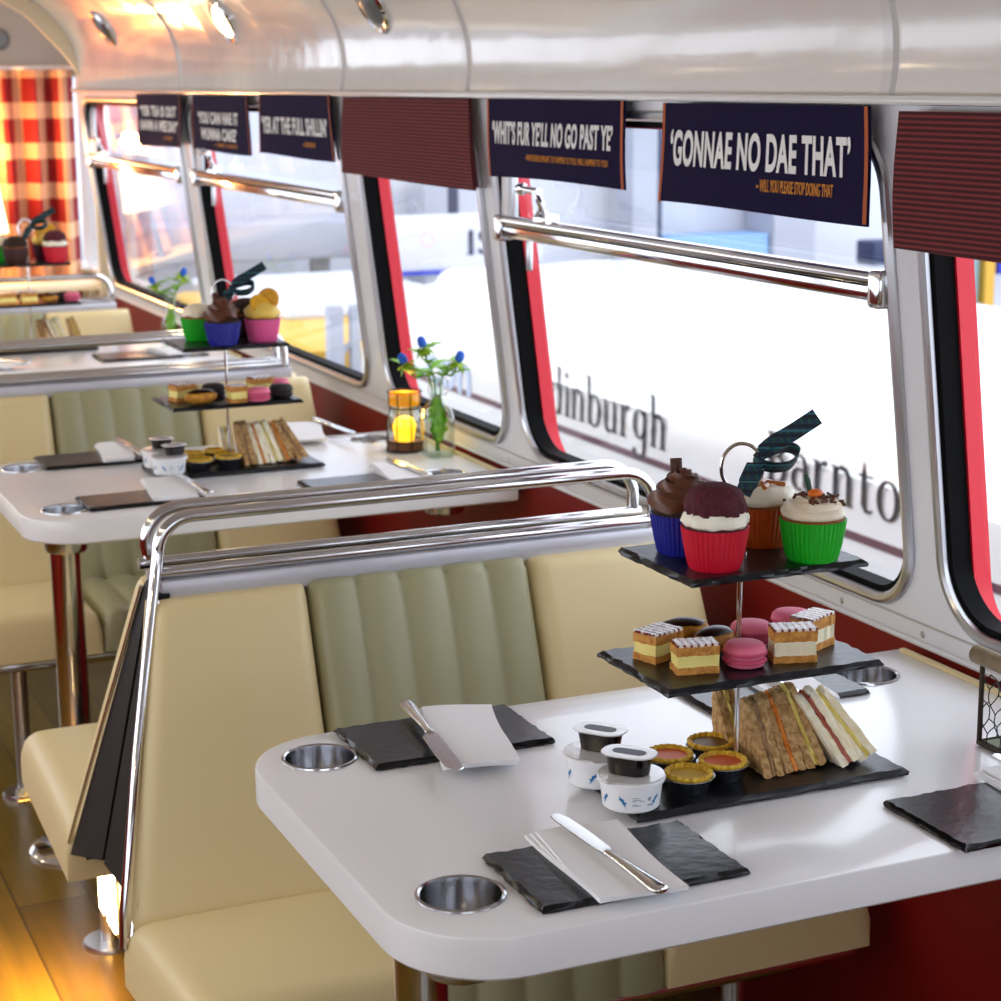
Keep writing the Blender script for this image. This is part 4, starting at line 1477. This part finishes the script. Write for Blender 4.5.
cupcake('velvet', CR, (.408, 2 * BAY + .25, U3), 'red-cased velvet cupcake on the farthest stand')
cupcake('citrus', cup_m('plum', '#5a1430'), (.395, 2 * BAY + .335, U3), 'yellow-iced cupcake in a plum case on the farthest stand')

# ------------------------------------------------------------------ middle tier: slices, eclairs, macarons
M['pastry'] = mat('baked_pastry', '#d79a44', .7, bump=1., bscale=350, bdist=.001, c2='#b9762c', vscale=160)
M['custard'] = mat('custard_cream', '#f7e68c', .5, sss=.1, bump=.6, bscale=200, bdist=.001)
M['custardw'] = mat('whipped_cream', '#f6eccb', .5, sss=.1, bump=.6, bscale=200, bdist=.001)


def icing(nt, tc):
    w = nt.nodes.new('ShaderNodeTexWave')
    w.wave_type = 'BANDS'
    w.bands_direction = 'X'
    w.inputs['Scale'].default_value = 42
    w.inputs['Distortion'].default_value = 1.5
    w.inputs['Detail Scale'].default_value = 8
    nt.links.new(tc.outputs['Object'], w.inputs[0])
    rp = nt.nodes.new('ShaderNodeValToRGB')
    rp.color_ramp.elements[0].position = .25
    rp.color_ramp.elements[1].position = .45
    nt.links.new(w.outputs['Fac'], rp.inputs[0])
    return mix(nt, rp.outputs[0], '#7a2a22', '#f1e4dc')


M['icing'] = node_mat('feathered_icing', icing, .25)
M['glaze'] = mat('chocolate_glaze', '#26110b', .3, spec=.35)
M['choux'] = mat('choux_pastry', '#d59a33', .6, bump=.7, bscale=200, bdist=.001, c2='#b06f1c', vscale=90)
M['mac'] = mat('pink_macaron', '#e8708f', .6, bump=.15, bscale=300, bdist=.0006)
M['macfeet'] = mat('pink_macaron_feet', '#cf4f72', .85, bump=1., bscale=500, bdist=.001)
M['macfill'] = mat('pink_buttercream', '#c9547a', .5)
M['macdark'] = mat('dark_macaron', '#1f1519', .7)


def slice_(loc, rz, label, w=.046, d=.030, h=.034, cream=None):
    t = thing('custard_slice', label, 'pastry', loc, rz, 'iced custard slices')
    rnd = random.Random(int(loc[0] * 1e4))
    def layer(z0, z1, k, m, nm, sh=0):
        b = bmesh.new()
        bmesh.ops.create_grid(b, x_segments=14, y_segments=9, size=.5)
        f = b.faces[:]
        e = bmesh.ops.extrude_face_region(b, geom=f)
        top = {v for v in e['geom'] if isinstance(v, bmesh.types.BMVert)}
        for v in b.verts:
            ed = max(abs(v.co.x), abs(v.co.y)) > .49
            j = rnd.uniform(-.0010, .0010) if ed else 0
            x, y = v.co.x * (w + k) + j, v.co.y * (d + k) + j
            v.co = Vector((x, y, (z1 if v in top else z0) + rnd.uniform(-.0004, .0004)))
        MB().bm(b).build(nm, m, t, smooth=50)
    layer(0, .0075, 0, M['pastry'], 'pastry')
    layer(.0075, h * .62, -.0015, cream or M['custard'], 'cream_layer')
    layer(h * .62, h - .0028, .0, M['pastry'], 'pastry')
    layer(h - .0028, h, -.001, M['icing'], 'icing')
    return t


def eclair(loc, rz, label):
    t = thing('eclair', label, 'pastry', loc, rz, 'small chocolate-topped eclairs')
    mb = MB().ell((0, 0, .0115), (.026, .0145, .0115), 28, 16, jit=.03, seed=4)
    mb.build('choux', M['choux'], t, smooth=60)
    vs = []
    nu, nv = 28, 7
    mb = MB()
    for j in range(nv + 1):
        th = .95 * j / nv
        for i in range(nu):
            a = 2 * pi * i / nu
            wob = 1 + (.10 * sin(5 * a) if j == nv else 0)
            vs.append((.0268 * sin(th) * wob * cos(a), .0152 * sin(th) * wob * sin(a), .0117 + .0128 * cos(th)))
    fs = [(j * nu + i, (j + 1) * nu + i, (j + 1) * nu + (i + 1) % nu, j * nu + (i + 1) % nu) for j in range(nv) for i in range(nu)]
    fs.append(tuple(nv * nu + i for i in range(nu)))
    mb.add(vs, fs).build('chocolate_glaze', M['glaze'], t, smooth=60)
    return t


def macaron(loc, label, dark=False, tilt=0.):
    t = thing('macaron', label, 'macaron', loc, 0, 'macarons')
    t.rotation_euler = (tilt, 0, 0)
    a, f, c = (M['macdark'],) * 3 if dark else (M['mac'], M['macfeet'], M['macfill'])
    fr = lambda a_, r, z, j: r * (1 + .018 * sin(31 * a_ + j) + .012 * sin(47 * a_))
    s = MB().lathe([(0, 0), (.015, .0003), (.020, .0022), (.0222, .0062), (0, .0066)], 40).build('lower_shell', a, t)
    MB().lathe([(0, .0060), (.0222, .0062), (.0232, .0078), (.0220, .0096), (0, .0098)], 90, rf=fr).build('foot', f, s)
    MB().lathe([(0, .0094), (.0205, .0096), (.0212, .0118), (.0205, .0140), (0, .0142)], 40).build('filling', c, t)
    s = MB().lathe([(0, .0174), (.0226, .0178), (.0218, .0218), (.0190, .0246), (.012, .0264), (0, .0270)], 40).build('upper_shell', a, t)
    MB().lathe([(0, .0138), (.0222, .0140), (.0234, .0158), (.0226, .0179), (0, .0180)], 90, rf=fr).build('foot', f, s)
    return t


slice_((.306, .186, U2), .35, 'yellow custard slice with feathered icing at the bench side of the middle tier', .044, .032, .032)
slice_((.318, .128, U2), -.22, 'custard slice with feathered icing at the front of the middle tier', .046, .026, .032)
slice_((.431, .120, U2), -.30, 'cream-filled iced slice nearest the window corner of the middle tier', .047, .028, .037, M['custardw'])
slice_((.476, .152, U2), .45, 'cream-filled iced slice tucked behind the other one by the pink macaron', .047, .028, .037, M['custardw'])
eclair((.358, .224, U2), -.25, 'chocolate-topped eclair at the back of the middle tier').scale = (1.12, 1.15, 1.15)
eclair((.368, .176, U2), .30, 'chocolate-topped eclair just behind the front pink macaron').scale = (1.12, 1.15, 1.2)
macaron((.374, .122, U2), 'pink macaron at the front of the middle tier')
macaron((.420, .186, U2), 'pink macaron beside the rod on the middle tier')
macaron((.484, .206, U2), 'pink macaron at the far back of the middle tier, partly behind a slice', tilt=.0)
# second stand
Y2 = BAY
slice_((.285, Y2 + .245, U2), .3, 'iced slice behind the long eclair on the second stand')
o = eclair((.305, Y2 + .188, U2), .1, 'long golden eclair at the bench side of the second stand')
o.scale = (1.25, 1.2, 1.2)
slice_((.374, Y2 + .182, U2), .15, 'small iced custard slice in the middle of the second stand', .034, .028, .034)
macaron((.415, Y2 + .176, U2), 'pink macaron at the front of the second stand')
slice_((.445, Y2 + .262, U2), .2, 'iced slice behind the pink macaron of the second stand')
macaron((.350, Y2 + .262, U2), 'dark macaron behind the small iced slice of the second stand', True)
macaron((.467, Y2 + .196, U2), 'dark macaron beside the pink ones on the second stand', True)
macaron((.482, Y2 + .268, U2), 'pink macaron at the window corner of the second stand')
# farthest stand
Y3 = 2 * BAY
slice_((.325, Y3 + .24, U2), .05, 'pale iced slice on the farthest stand')
slice_((.268, Y3 + .24, U2), -.05, 'pale iced slice at the frame edge of the farthest stand')
eclair((.385, Y3 + .25, U2), .2, 'chocolate-topped eclair on the farthest stand')
macaron((.428, Y3 + .27, U2), 'dark macaron on the farthest stand', True)
macaron((.447, Y3 + .25, U2 + .0), 'pink macaron at the window end of the farthest stand')

# ------------------------------------------------------------------ bottom tier: tubs, jam pots, tarts, sandwiches
M['tub'] = mat('white_tub_plastic', '#f4f5f8', .3, sss=.05)
M['foil'] = mat('printed_foil_lid', '#e9e7e6', .22, metal=.35, bump=.6, bscale=90, bdist=.0012)
M['jam'] = mat('dark_jam', '#0c0409', .2)
M['tubblue'] = mat('blue_print', '#1f78b4', .5)
M['tubnavy'] = mat('navy_print', '#26344f', .5)
M['tubgrey'] = mat('grey_print', '#9aa6b4', .6)
M['tintin'] = mat('foil_case', (.40, .43, .50), .28, 1., bump=.3, bscale=200)
M['crust'] = mat('tart_crust', '#ecc23a', .6, bump=.6, bscale=240, bdist=.001, c2='#cf9a20', vscale=120)
M['curd'] = mat('orange_jam', '#e65c04', .45, spec=.25)
M['lemoncurd'] = mat('lemon_curd', '#dfb024', .6, spec=.2)
M['treacle'] = mat('brown_filling', '#7a5614', .5)


def tub(loc, label, rz=0.):
    t = thing('cream_tub', label, 'tub', loc, rz, 'white lidded cream tubs')
    pr = [(0, 0), (.0270, 0), (.0295, .002), (.0322, .025), (.0328, .0265), (.0328, .028), (.0350, .0285), (.0355, .0315), (.0340, .0328), (0, .0322)]
    MB().lathe(pr, 56).build('pot', M['tub'], t)
    mb = MB().lathe([(0, .0331), (.0335, .0333), (.0342, .0345), (.030, .0348), (0, .0346)], 48)
    mb.prism([(-.010, -.033), (.010, -.033), (.006, -.0405), (-.006, -.0405)], .0335, .0344, m=Matrix.Rotation(R(-70), 4, 'Z'))
    mb.build('lid', M['foil'], t)

    def on(a, z):
        r = .0295 + (z - .002) * (.0322 - .0295) / .023 + .0005
        return (r * cos(a), r * sin(a), z)

    def mark(poly, a0, z0, m, nm):
        # poly in metres, u along the surface
        vs = [on(a0 + u / .031, z0 + v) for u, v in poly]
        MB().add(vs, [tuple(range(len(vs)))]).build(nm, m, t, smooth=0)
    bird = [(0, .0), (.0022, -.0012), (.0045, -.0052), (.0078, -.0088), (.0062, -.0045), (.0085, -.0030), (.0055, -.0018), (.0048, .0012), (.0020, .0022), (.0006, .0046)]
    for a, s_ in ((-2.45, 1), (-1.05, -1), (-2.9, -1), (-.3, 1), (.6, 1), (2.4, -1)):
        mark([(u * s_, v) for u, v in (bird if s_ > 0 else reversed(bird))], a, .0155, M['tubblue'], 'bird_print')
    for z, l in ((.0175, .007), (.0155, .0085), (.0140, .012), (.0105, .005), (.0090, .009)):
        mark([(0, 0), (l, 0), (l, .0008), (0, .0008)], -2.0, z, M['tubgrey'], 'print_line')
    mark([(.0022 * cos(q) , .0022 * sin(q)) for q in [2 * pi * k / 16 for k in range(16)]], -1.42, .0160, M['tubgrey'], 'round_print')
    mark([(0, 0), (.006, 0), (.006, .0018), (0, .0018)], -1.48, .0085, M['tubgrey'], 'print_line')
    return t


def jam_pot(loc, label, rz=0.):
    t = thing('jam_pot', label, 'pot', loc, rz, 'small dark jam pots')
    def oval(a, b, r):
        return rrect(-a, a, -b, b, r, 8)
    lo, up = oval(.0175, .0120, .0105), oval(.0205, .0140, .0125)
    n = len(lo)
    mb = MB().add([(x, y, 0) for x, y in lo] + [(x, y, .0175) for x, y in up], [tuple(range(n - 1, -1, -1)), tuple(range(n, 2 * n))] + [(i, (i + 1) % n, n + (i + 1) % n, n + i) for i in range(n)])
    mb.build('pot', M['jam'], t, smooth=50)
    MB().prism(oval(.0245, .0170, .0150), .0176, .0190, .0005, 1).build('lid', M['foil'], t)
    MB().prism(oval(.0150, .0065, .0060), .0190, .0193).build('lid_print', mat('lid_print', '#3b3442', .4), t)
    return t


def tart(loc, label, fill, rz=0.):
    t = thing('tart', label, 'tart', loc, rz, 'small tarts in foil cases')
    MB().lathe([(0, 0), (.0195, 0), (.0205, .0015), (.0262, .0155), (.0282, .0165), (.0282, .0172), (.0255, .0166), (.0195, .003), (0, .002)], 96, rf=lambda a, r, z, j: r * (1 + (.014 * cos(24 * a) if 1 < j < 7 else 0))).build('foil_case', M['tintin'], t, smooth=50)
    MB().lathe([(0, .004), (.019, .004), (.0245, .0165), (.0255, .0195), (.0240, .0218), (.0215, .0208), (.0200, .0165), (.012, .0150), (0, .0148)], 120, rf=lambda a, r, z, j: r * (1 + (.045 * cos(20 * a) if 2 < j < 6 else 0))).build('crust', M['crust'], t, smooth=60)
    MB().lathe([(0, .0176), (.012, .0174), (.0195, .0180), (.0200, .0160), (0, .0155)], 40).build('filling', fill, t)
    return t


t0 = U1 + .0002
tub((.2385, .1165, t0), 'white cream tub at the front corner of the bottom tier, a jam pot on it', -.0)
tub((.2360, .1930, t0), 'white cream tub behind the front one on the nearest bottom tier', .9)
jam_pot((.2370, .1180, t0 + .0350), 'dark jam pot on top of the front cream tub', -.85).scale = (1.2, 1.15, 1.15)
jam_pot((.2430, .1960, t0 + .0350), 'dark jam pot on top of the rear cream tub', -.90).scale = (1.2, 1.15, 1.15)
tart((.312, .128, t0), 'pale lemon tart in foil at the front of the nearest bottom tier', M['lemoncurd'])
tart((.364, .146, t0), 'orange jam tart in foil next to the sandwiches', M['curd'], .1)
tart((.322, .188, t0), 'orange jam tart behind the pale lemon one', M['curd'], .2)
tart((.382, .204, t0), 'brown-filled tart at the back beside the rod', M['treacle'], .3)
# second table
tub((.240, Y2 + .195, t0), 'white cream tub at the front of the second stand', .2)
tub((.240, Y2 + .272, t0), 'white cream tub behind the front one on the second stand', 1.2)
jam_pot((.252, Y2 + .198, t0 + .0350), 'dark jam pot on the front tub of the second stand', .1)
jam_pot((.246, Y2 + .276, t0 + .0350), 'dark jam pot on the rear tub of the second stand', -.2)
tart((.302, Y2 + .208, t0), 'lemon tart next to the front tub of the second stand', M['lemoncurd'])
tart((.362, Y2 + .216, t0), 'dark-topped tart beside the sandwiches of the second stand', M['treacle'])
tart((.305, Y2 + .275, t0), 'lemon tart at the back of the second stand', M['lemoncurd'], .3)
tart((.358, Y2 + .283, t0), 'yellow tart behind the rod of the second stand', M['lemoncurd'], .2)
tub((.20, Y3 + .26, t0), 'white cream tub on the farthest stand', .2)
tart((.262, Y3 + .26, t0), 'yellow tart on the farthest stand', M['lemoncurd'])
tart((.315, Y3 + .262, t0), 'dark tart beside the farthest sandwiches', M['treacle'])

M['brown_bread'] = mat('brown_bread', '#d2ab74', .85, bump=1., bscale=260, bdist=.0022, c2='#ab7f4a', vscale=150)
M['white_bread'] = mat('white_bread', '#fff6de', .8, bump=.7, bscale=260, bdist=.0012, c2='#f6e8c2', vscale=60)
M['crustb'] = mat('bread_crust', '#a8853a', .8, bump=.6, bscale=200)
FILL = {'tuna': mat('tuna_filling', '#b08a62', .7, bump=1., bscale=220, bdist=.002), 'carrot': mat('carrot_filling', '#e98b2f', .5, bump=.8, bscale=200),
        'egg': mat('egg_filling', '#f3dc78', .55, bump=1., bscale=180, bdist=.002), 'ham': mat('ham_filling', '#b8604a', .5), 'cheese': mat('cheese_filling', '#efdc7c', .5)}


def sandwich(loc, lean, bread, fill, label, rz=0., th=(.0095, .0050, .0095), hgt=.076, dep=.066):
    """two slices standing on edge, leaning by LEAN about the y axis; the cut triangle lies along y"""
    t = thing('sandwich', label, 'sandwich', loc, rz, 'finger sandwiches on edge')
    rnd = random.Random(int(abs(loc[0]) * 7919 + abs(loc[1]) * 104729))
    x = 0
    tot = sum(th)
    rot = Matrix.Rotation(lean, 4, 'Y')
    c0 = [(-dep * .55, 0), (dep * .45, 0), (dep * .44, hgt * .80), (dep * .36, hgt), (dep * .18, hgt * .93)]

    def ring_(sc, jit):
        out = []
        for i in range(5):
            a, b = Vector(c0[i]), Vector(c0[(i + 1) % 5])
            k = max(3, int((b - a).length / .007))
            for q in range(k):
                p = a + (b - a) * q / k
                p = Vector((p.x * sc, .041 + (p.y - .041) * sc))
                out.append((p.x + rnd.uniform(-jit, jit), p.y + rnd.uniform(-jit, jit)))
        return out
    lift = max(0, tot * sin(lean)) if lean > 0 else 0
    for k, w in enumerate(th):
        isf = k % 2 == 1
        sc = .96 if isf else 1.
        x0, x1 = x - tot / 2, x + w - tot / 2
        ws = [x0, x0 + w * .12, (x0 + x1) / 2, x1 - w * .12, x1]
        ss = [sc * .965, sc, sc, sc, sc * .965] if not isf else [sc * .98, sc * 1.01, sc * 1.03, sc * 1.01, sc * .98]
        rings = [ring_(s_, .0016 if not isf else .0026) for s_ in ss]
        n = len(rings[0])
        vs = [(xx, y, max(z, .0002)) for xx, r_ in zip(ws, rings) for y, z in r_]
        fs = [(q * n + i, q * n + (i + 1) % n, (q + 1) * n + (i + 1) % n, (q + 1) * n + i) for q in range(4) for i in range(n)]
        fs += [tuple(range(n - 1, -1, -1)), tuple(4 * n + i for i in range(n))]
        mb = MB().add(vs, fs, rot)
        mb.v = [(a, b, c + abs(tot / 2 * sin(lean))) for a, b, c in mb.v]
        mb.build('filling' if isf else 'bread', FILL[fill] if isf else bread, t, smooth=40)
        x += w
    return t


BB, WB = M['brown_bread'], M['white_bread']


def row(xs, y, spec, seed, where):
    rnd = random.Random(seed + 40)
    for x, (b, f, ln, dy, desc) in zip(xs, spec):
        sandwich((x, y + dy + rnd.uniform(-.004, .004), t0), R(ln + rnd.uniform(-2, 2)), b, f, desc + ' ' + where, rnd.uniform(-.10, .10), hgt=.076 + rnd.uniform(-.004, .004))


row([.4170, .4450, .4730, .5040, .5320], .156, [(BB, 'tuna', -4, .0, 'brown bread sandwich with tuna, first beside the rod'), (BB, 'carrot', -7, .0, 'brown bread sandwich with a strip of carrot'), (BB, 'egg', -11, .002, 'brown bread sandwich with egg, between carrot and white ones'), (WB, 'ham', -22, -.004, 'white bread sandwich with ham'), (WB, 'cheese', -27, -.004, 'white bread sandwich with cheese, last of the row')], 0, 'on the nearest stand')
sandwich((.4150, .214, t0), R(-4), BB, 'egg', 'brown bread sandwich end peeping out behind the nearest rod', hgt=.070, dep=.045)
row([.405, .430, .455, .482, .508], Y2 + .232, [(BB, 'tuna', -6, 0, 'brown bread sandwich beside the rod'), (WB, 'carrot', -8, 0, 'pale sandwich with an orange top'), (WB, 'cheese', -12, 0, 'white sandwich with yellow filling'), (BB, 'carrot', -16, 0, 'brown sandwich with bright carrot filling'), (BB, 'tuna', -24, 0, 'brown bread sandwich, last of the row')], 1, 'on the second stand')
sandwich((.386, Y2 + .300, t0), R(-3), WB, 'cheese', 'pale sandwich end behind the second rod', hgt=.060, dep=.045)
row([.372, .402, .430, .468], Y3 + .30, [(BB, 'tuna', -8, 0, 'brown sandwich'), (WB, 'ham', -22, 0, 'pale leaning sandwich'), (WB, 'cheese', -20, 0, 'yellow-filled white sandwich'), (BB, 'cheese', -14, 0, 'single sandwich at the window end')], 0, 'on the farthest stand')


# ------------------------------------------------------------------ lantern, bottle of thistles, wire basket
M['flame'] = mat('glowing_candle', '#ffc21a', .5, emit='#ffb81e', estr=1.3)
M['leaf'] = mat('leaf_green', '#8fd02e', .5, var=.35, vscale=60)
M['stem'] = mat('stem_green', '#4f8a1c', .5)
M['bract'] = mat('bract', '#9fc22e', .6)
M['thistle'] = mat('blue_thistle', '#1e5fd0', .6, bump=.6, bscale=400)
M['base_wood'] = mat('lantern_base', '#6b3d1c', .5)
M['wire'] = mat('black_wire', '#17120f', .4, metal=.5)

t = thing('lantern', 'round wire lantern with glowing yellow candle beside the flower bottle', 'lantern', (.747, BAY + .262, TZ + .001))
prof = [(.0365, .0), (.0385, .012), (.0385, .060), (.0340, .078), (.0300, .086), (.0330, .093), (.0345, .112), (.0345, .122)]
MB().lathe([(0, 0), (.037, 0), (.037, .019), (0, .019)], 36).build('base', M['base_wood'], t)
MB().lathe([(.0345, .020), (.0350, .060), (.0305, .078), (.0270, .087), (.0300, .095), (.0315, .116)], 40, cap=False).build('glass_jar', M['glass'], t)
MB().lathe([(.0318, .094), (.0330, .098), (.0330, .114), (.0318, .118)], 36, cap=False).build('amber_reflection', mat('amber_reflection_glow', '#c98912', .2, emit='#ff9d00', estr=.25), t)  # orange reflection on the jar neck, built as a faintly glowing band
mb = MB()
for k in range(8):
    a = 2 * pi * k / 8
    mb.tube([(r * cos(a), r * sin(a), z) for r, z in prof], .0012, 6)
for r, z in ((.0380, .002), (.0390, .020), (.0310, .088), (.0352, .121)):
    mb.tube([(r * cos(2 * pi * i / 40), r * sin(2 * pi * i / 40), z) for i in range(40)], .0015, 6, closed=True)
mb.build('wire_frame', M['wire'], t)
MB().lathe([(0, .0195), (.0200, .0195), (.0255, .050), (.0180, .066), (0, .071)], 7).build('candle', M['flame'], t, smooth=0)
ld = bpy.data.lights.new('candle_light', 'POINT'); ld.energy = .35; ld.color = (1, .62, .12); ld.shadow_soft_size = .02
lo = bpy.data.objects.new('candle_light', ld); lo.location = (.747, BAY + .262, TZ + .082); col.objects.link(lo)


def leaf(mb, base, d, up, L, w, seed):
    rnd = random.Random(seed)
    b, d, up = Vector(base), Vector(d).normalized(), Vector(up)
    s = d.cross(up).normalized()
    n = s.cross(d)
    vs, fs = [], []
    K = 8
    for i in range(K + 1):
        q = i / K
        c = b + d * L * q - n * (L * .25 * q * q)
        wd = w * sin(pi * min(q * .9 + .08, 1)) ** .8 * (1 + .25 * (1 if i % 2 else -1) * (q > .2))
        vs += [c - s * wd + n * wd * .35, c, c + s * wd + n * wd * .35]
    for i in range(K):
        for k in (0, 1):
            fs.append((3 * i + k, 3 * i + k + 1, 3 * i + 4 + k, 3 * i + 3 + k))
    mb.add(vs, fs)


def flower_bottle(loc, label, heads, s=1.):
    t = thing('bottle', label, 'bottle', loc, 0, 'clear bottles holding thistles')
    def sq(a, r, z, j):
        k = max(0, min(1, (.115 * s - z) / (.03 * s)))
        m_ = 1 / max(abs(cos(a)), abs(sin(a)))
        return r * (1 + (min(m_, 1.22) - 1) * k)
    MB().lathe([(0, 0), (.026, 0), (.0285, .003), (.0285, .075 * s), (.027, .092 * s), (.018, .112 * s), (.0125, .125 * s), (.0120, .146 * s), (.0140, .148 * s), (.0140, .156 * s), (.0120, .157 * s), (.0110, .15 * s)], 48, rf=sq, cap=False).build('glass_body', M['glass'], t)
    MB().lathe([(0, .002), (.024, .002), (.026, .006), (0, .007)], 40, rf=sq).build('glass_foot', M['glass'], t)
    mb = MB()
    for sg in (-1, 1):
        mb.tube([(sg * .014, 0, .120 * s), (sg * .021, -.004, .132 * s), (sg * .020, -.006, .155 * s), (sg * .006, -.012, .162 * s)], .0013, 6)
    mb.tube([(.0145 * cos(q), .0145 * sin(q), .121 * s) for q in [2 * pi * i / 24 for i in range(24)]], .0013, 6, closed=True)
    mb.build('wire_bail', M['chrome'], t)
    mbr = M['bract']
    for k, (hx, hy, hz, lab) in enumerate(heads):
        o = thing('thistle_sprig', lab, 'flower', (loc[0], loc[1], loc[2] + .009), 0, 'thistle sprigs in bottles')
        p = spline([(.004 * (k - 1), .002 * k, 0), (hx * .1, hy * .1, .075 * s), (hx * .25, hy * .25, .150 * s), (hx * .7, hy * .7, hz - .03), (hx, hy, hz)], 5)
        MB().tube(p, .0020, 7).build('stem', M['stem'], o)
        d = (p[-1] - p[-3]).normalized()
        q = d.to_track_quat('Z', 'Y').to_matrix().to_4x4()
        MB().lathe([(0, -.004), (.0075, -.002), (.0092, .005), (.0082, .014), (.0045, .019), (0, .020)], 18, rf=lambda a, r, z, j: r * (1 + .08 * sin(9 * a)), m=Matrix.Translation(p[-1]) @ q).build('flower_head', M['thistle'], o)
        mg, ml = MB(), MB()
        for i in range(8):
            a = 2 * pi * i / 8 + k
            dd = q.to_3x3() @ Vector((cos(a), sin(a), .15 if i % 2 else -.5))
            leaf(mg, p[-1] - d * .007, dd, d, .024, .0085, i)
        for i in range(5):
            a = 2.2 * i + k * 1.1
            c = p[-3 - 2 * i]
            leaf(ml, c, (cos(a), sin(a), .6), (0, 0, 1), .046, .0135, i)
        for i in range(2):
            a = 1.6 * i + 2.4 * k
            leaf(ml, (.003 * cos(a), .003 * sin(a), .02 + .022 * i), (.22 * cos(a), .22 * sin(a), 1), (cos(a), sin(a), .1), .070 * s, .0145, i)
        mg.build('bract', mbr, o, smooth=60)
        ml.build('foliage', M['leaf'], o, smooth=60)
    return t


flower_bottle((.785, BAY + .175, TZ + .001), 'clear clip-top bottle of leaves next to the glowing lantern',
              [(-.022, .02, .212, 'tallest blue thistle sprig, in the bottle next to the lantern'), (.040, -.016, .184, 'blue thistle sprig leaning to the window, in the bottle next to the lantern'), (-.052, .045, .178, 'blue thistle sprig leaning over the glowing lantern')])
flower_bottle((.70, 2 * BAY + .13, TZ + .001), 'clear bottle on the farthest table holding two flower heads',
              [(-.045, .02, .180, 'blue flower sprig behind the cupcakes of the second stand'), (.028, -.03, .205, 'green flower sprig rising behind the chocolate cupcake')], .95)

# wire basket of glass jars at the window end of the nearest table
t = thing('wire_basket', 'rusty chicken-wire basket with wooden rails at the window end of the nearest table', 'basket', (.757, .020, TZ + .001))
bx, by, bh = .066, .115, .098
mb = MB()
for sx in (-1, 1):
    for sy in (-1, 1):
        mb.tube([(sx * bx, sy * by, .002), (sx * bx, sy * by, bh)], .0030, 8)
for z in (.003,):
    mb.tube([(-bx, -by, z), (bx, -by, z), (bx, by, z), (-bx, by, z)], .0035, 8, closed=True)
for sy in (-1, 1):
    mb.tube([(-bx, sy * by, bh), (bx, sy * by, bh)], .0028, 8)
mb.build('wire_frame', M['rust'], t)
for sx in (-1, 1):
    MB().tube([(sx * bx, -by - .01, bh + .006), (sx * bx, by + .012, bh + .006)], .0105, 18).build('wooden_rail', M['wood'], t)
mb = MB()
hw, hh_ = .024, .026
def mesh_panel(f, W_, H_):
    nx, nz = int(W_ / hw) + 1, int(H_ / hh_) + 1
    for j in range(nz):
        for i in range(nx):
            u = i * hw + (hw / 2 if j % 2 else 0)
            v = j * hh_
            A = (u, v + hh_ * .28); B = (u + hw / 2, v + hh_ * .62); C = (u, v + hh_ * .62 - hh_ * .0)
            segs = [((u, v), (u, v + hh_ * .55)), ((u, v + hh_ * .55), (u + hw / 2, v + hh_)), ((u, v + hh_ * .55), (u - hw / 2, v + hh_))]
            for p, q in segs:
                if all(0 <= a[0] <= W_ and 0 <= a[1] <= H_ for a in (p, q)):
                    m_ = ((p[0] + q[0]) / 2 + .001, (p[1] + q[1]) / 2)
                    mb.tube([f(*p), f(*m_), f(*q)], .00075, 5)
mesh_panel(lambda u, v: (-bx, -by + u, .003 + v), 2 * by, bh - .006)
mesh_panel(lambda u, v: (bx, -by + u, .003 + v), 2 * by, bh - .006)
mesh_panel(lambda u, v: (-bx + u, by, .003 + v), 2 * bx, bh - .006)
mesh_panel(lambda u, v: (-bx + u, -by, .003 + v), 2 * bx, bh - .006)
mb.build('wire_mesh', M['wire'], t)
MB().box((0, 0, .004), (2 * bx - .008, 2 * by - .008, .003)).build('base_sheet', mat('green_grey_sheet', '#7d8468', .6), t)
for k, y in enumerate((.058, -.018)):
    j = thing('glass_jar', 'clear glass jar standing in the wire basket, ' + ('nearest the stand' if k == 0 else 'second along'), 'jar', (.757, .020 + y, TZ + .0072), 0, 'glass jars in the wire basket')
    MB().lathe([(0, 0), (.029, 0), (.031, .004), (.031, .072), (.027, .082), (.027, .094), (.0285, .096), (.0265, .097)], 40, cap=False).build('glass_body', M['glass'], j)
    MB().lathe([(0, .003), (.0285, .003), (.0295, .055), (0, .056)], 32).build('contents', mat('pale_sugar', '#f0f0ec', .6), j)
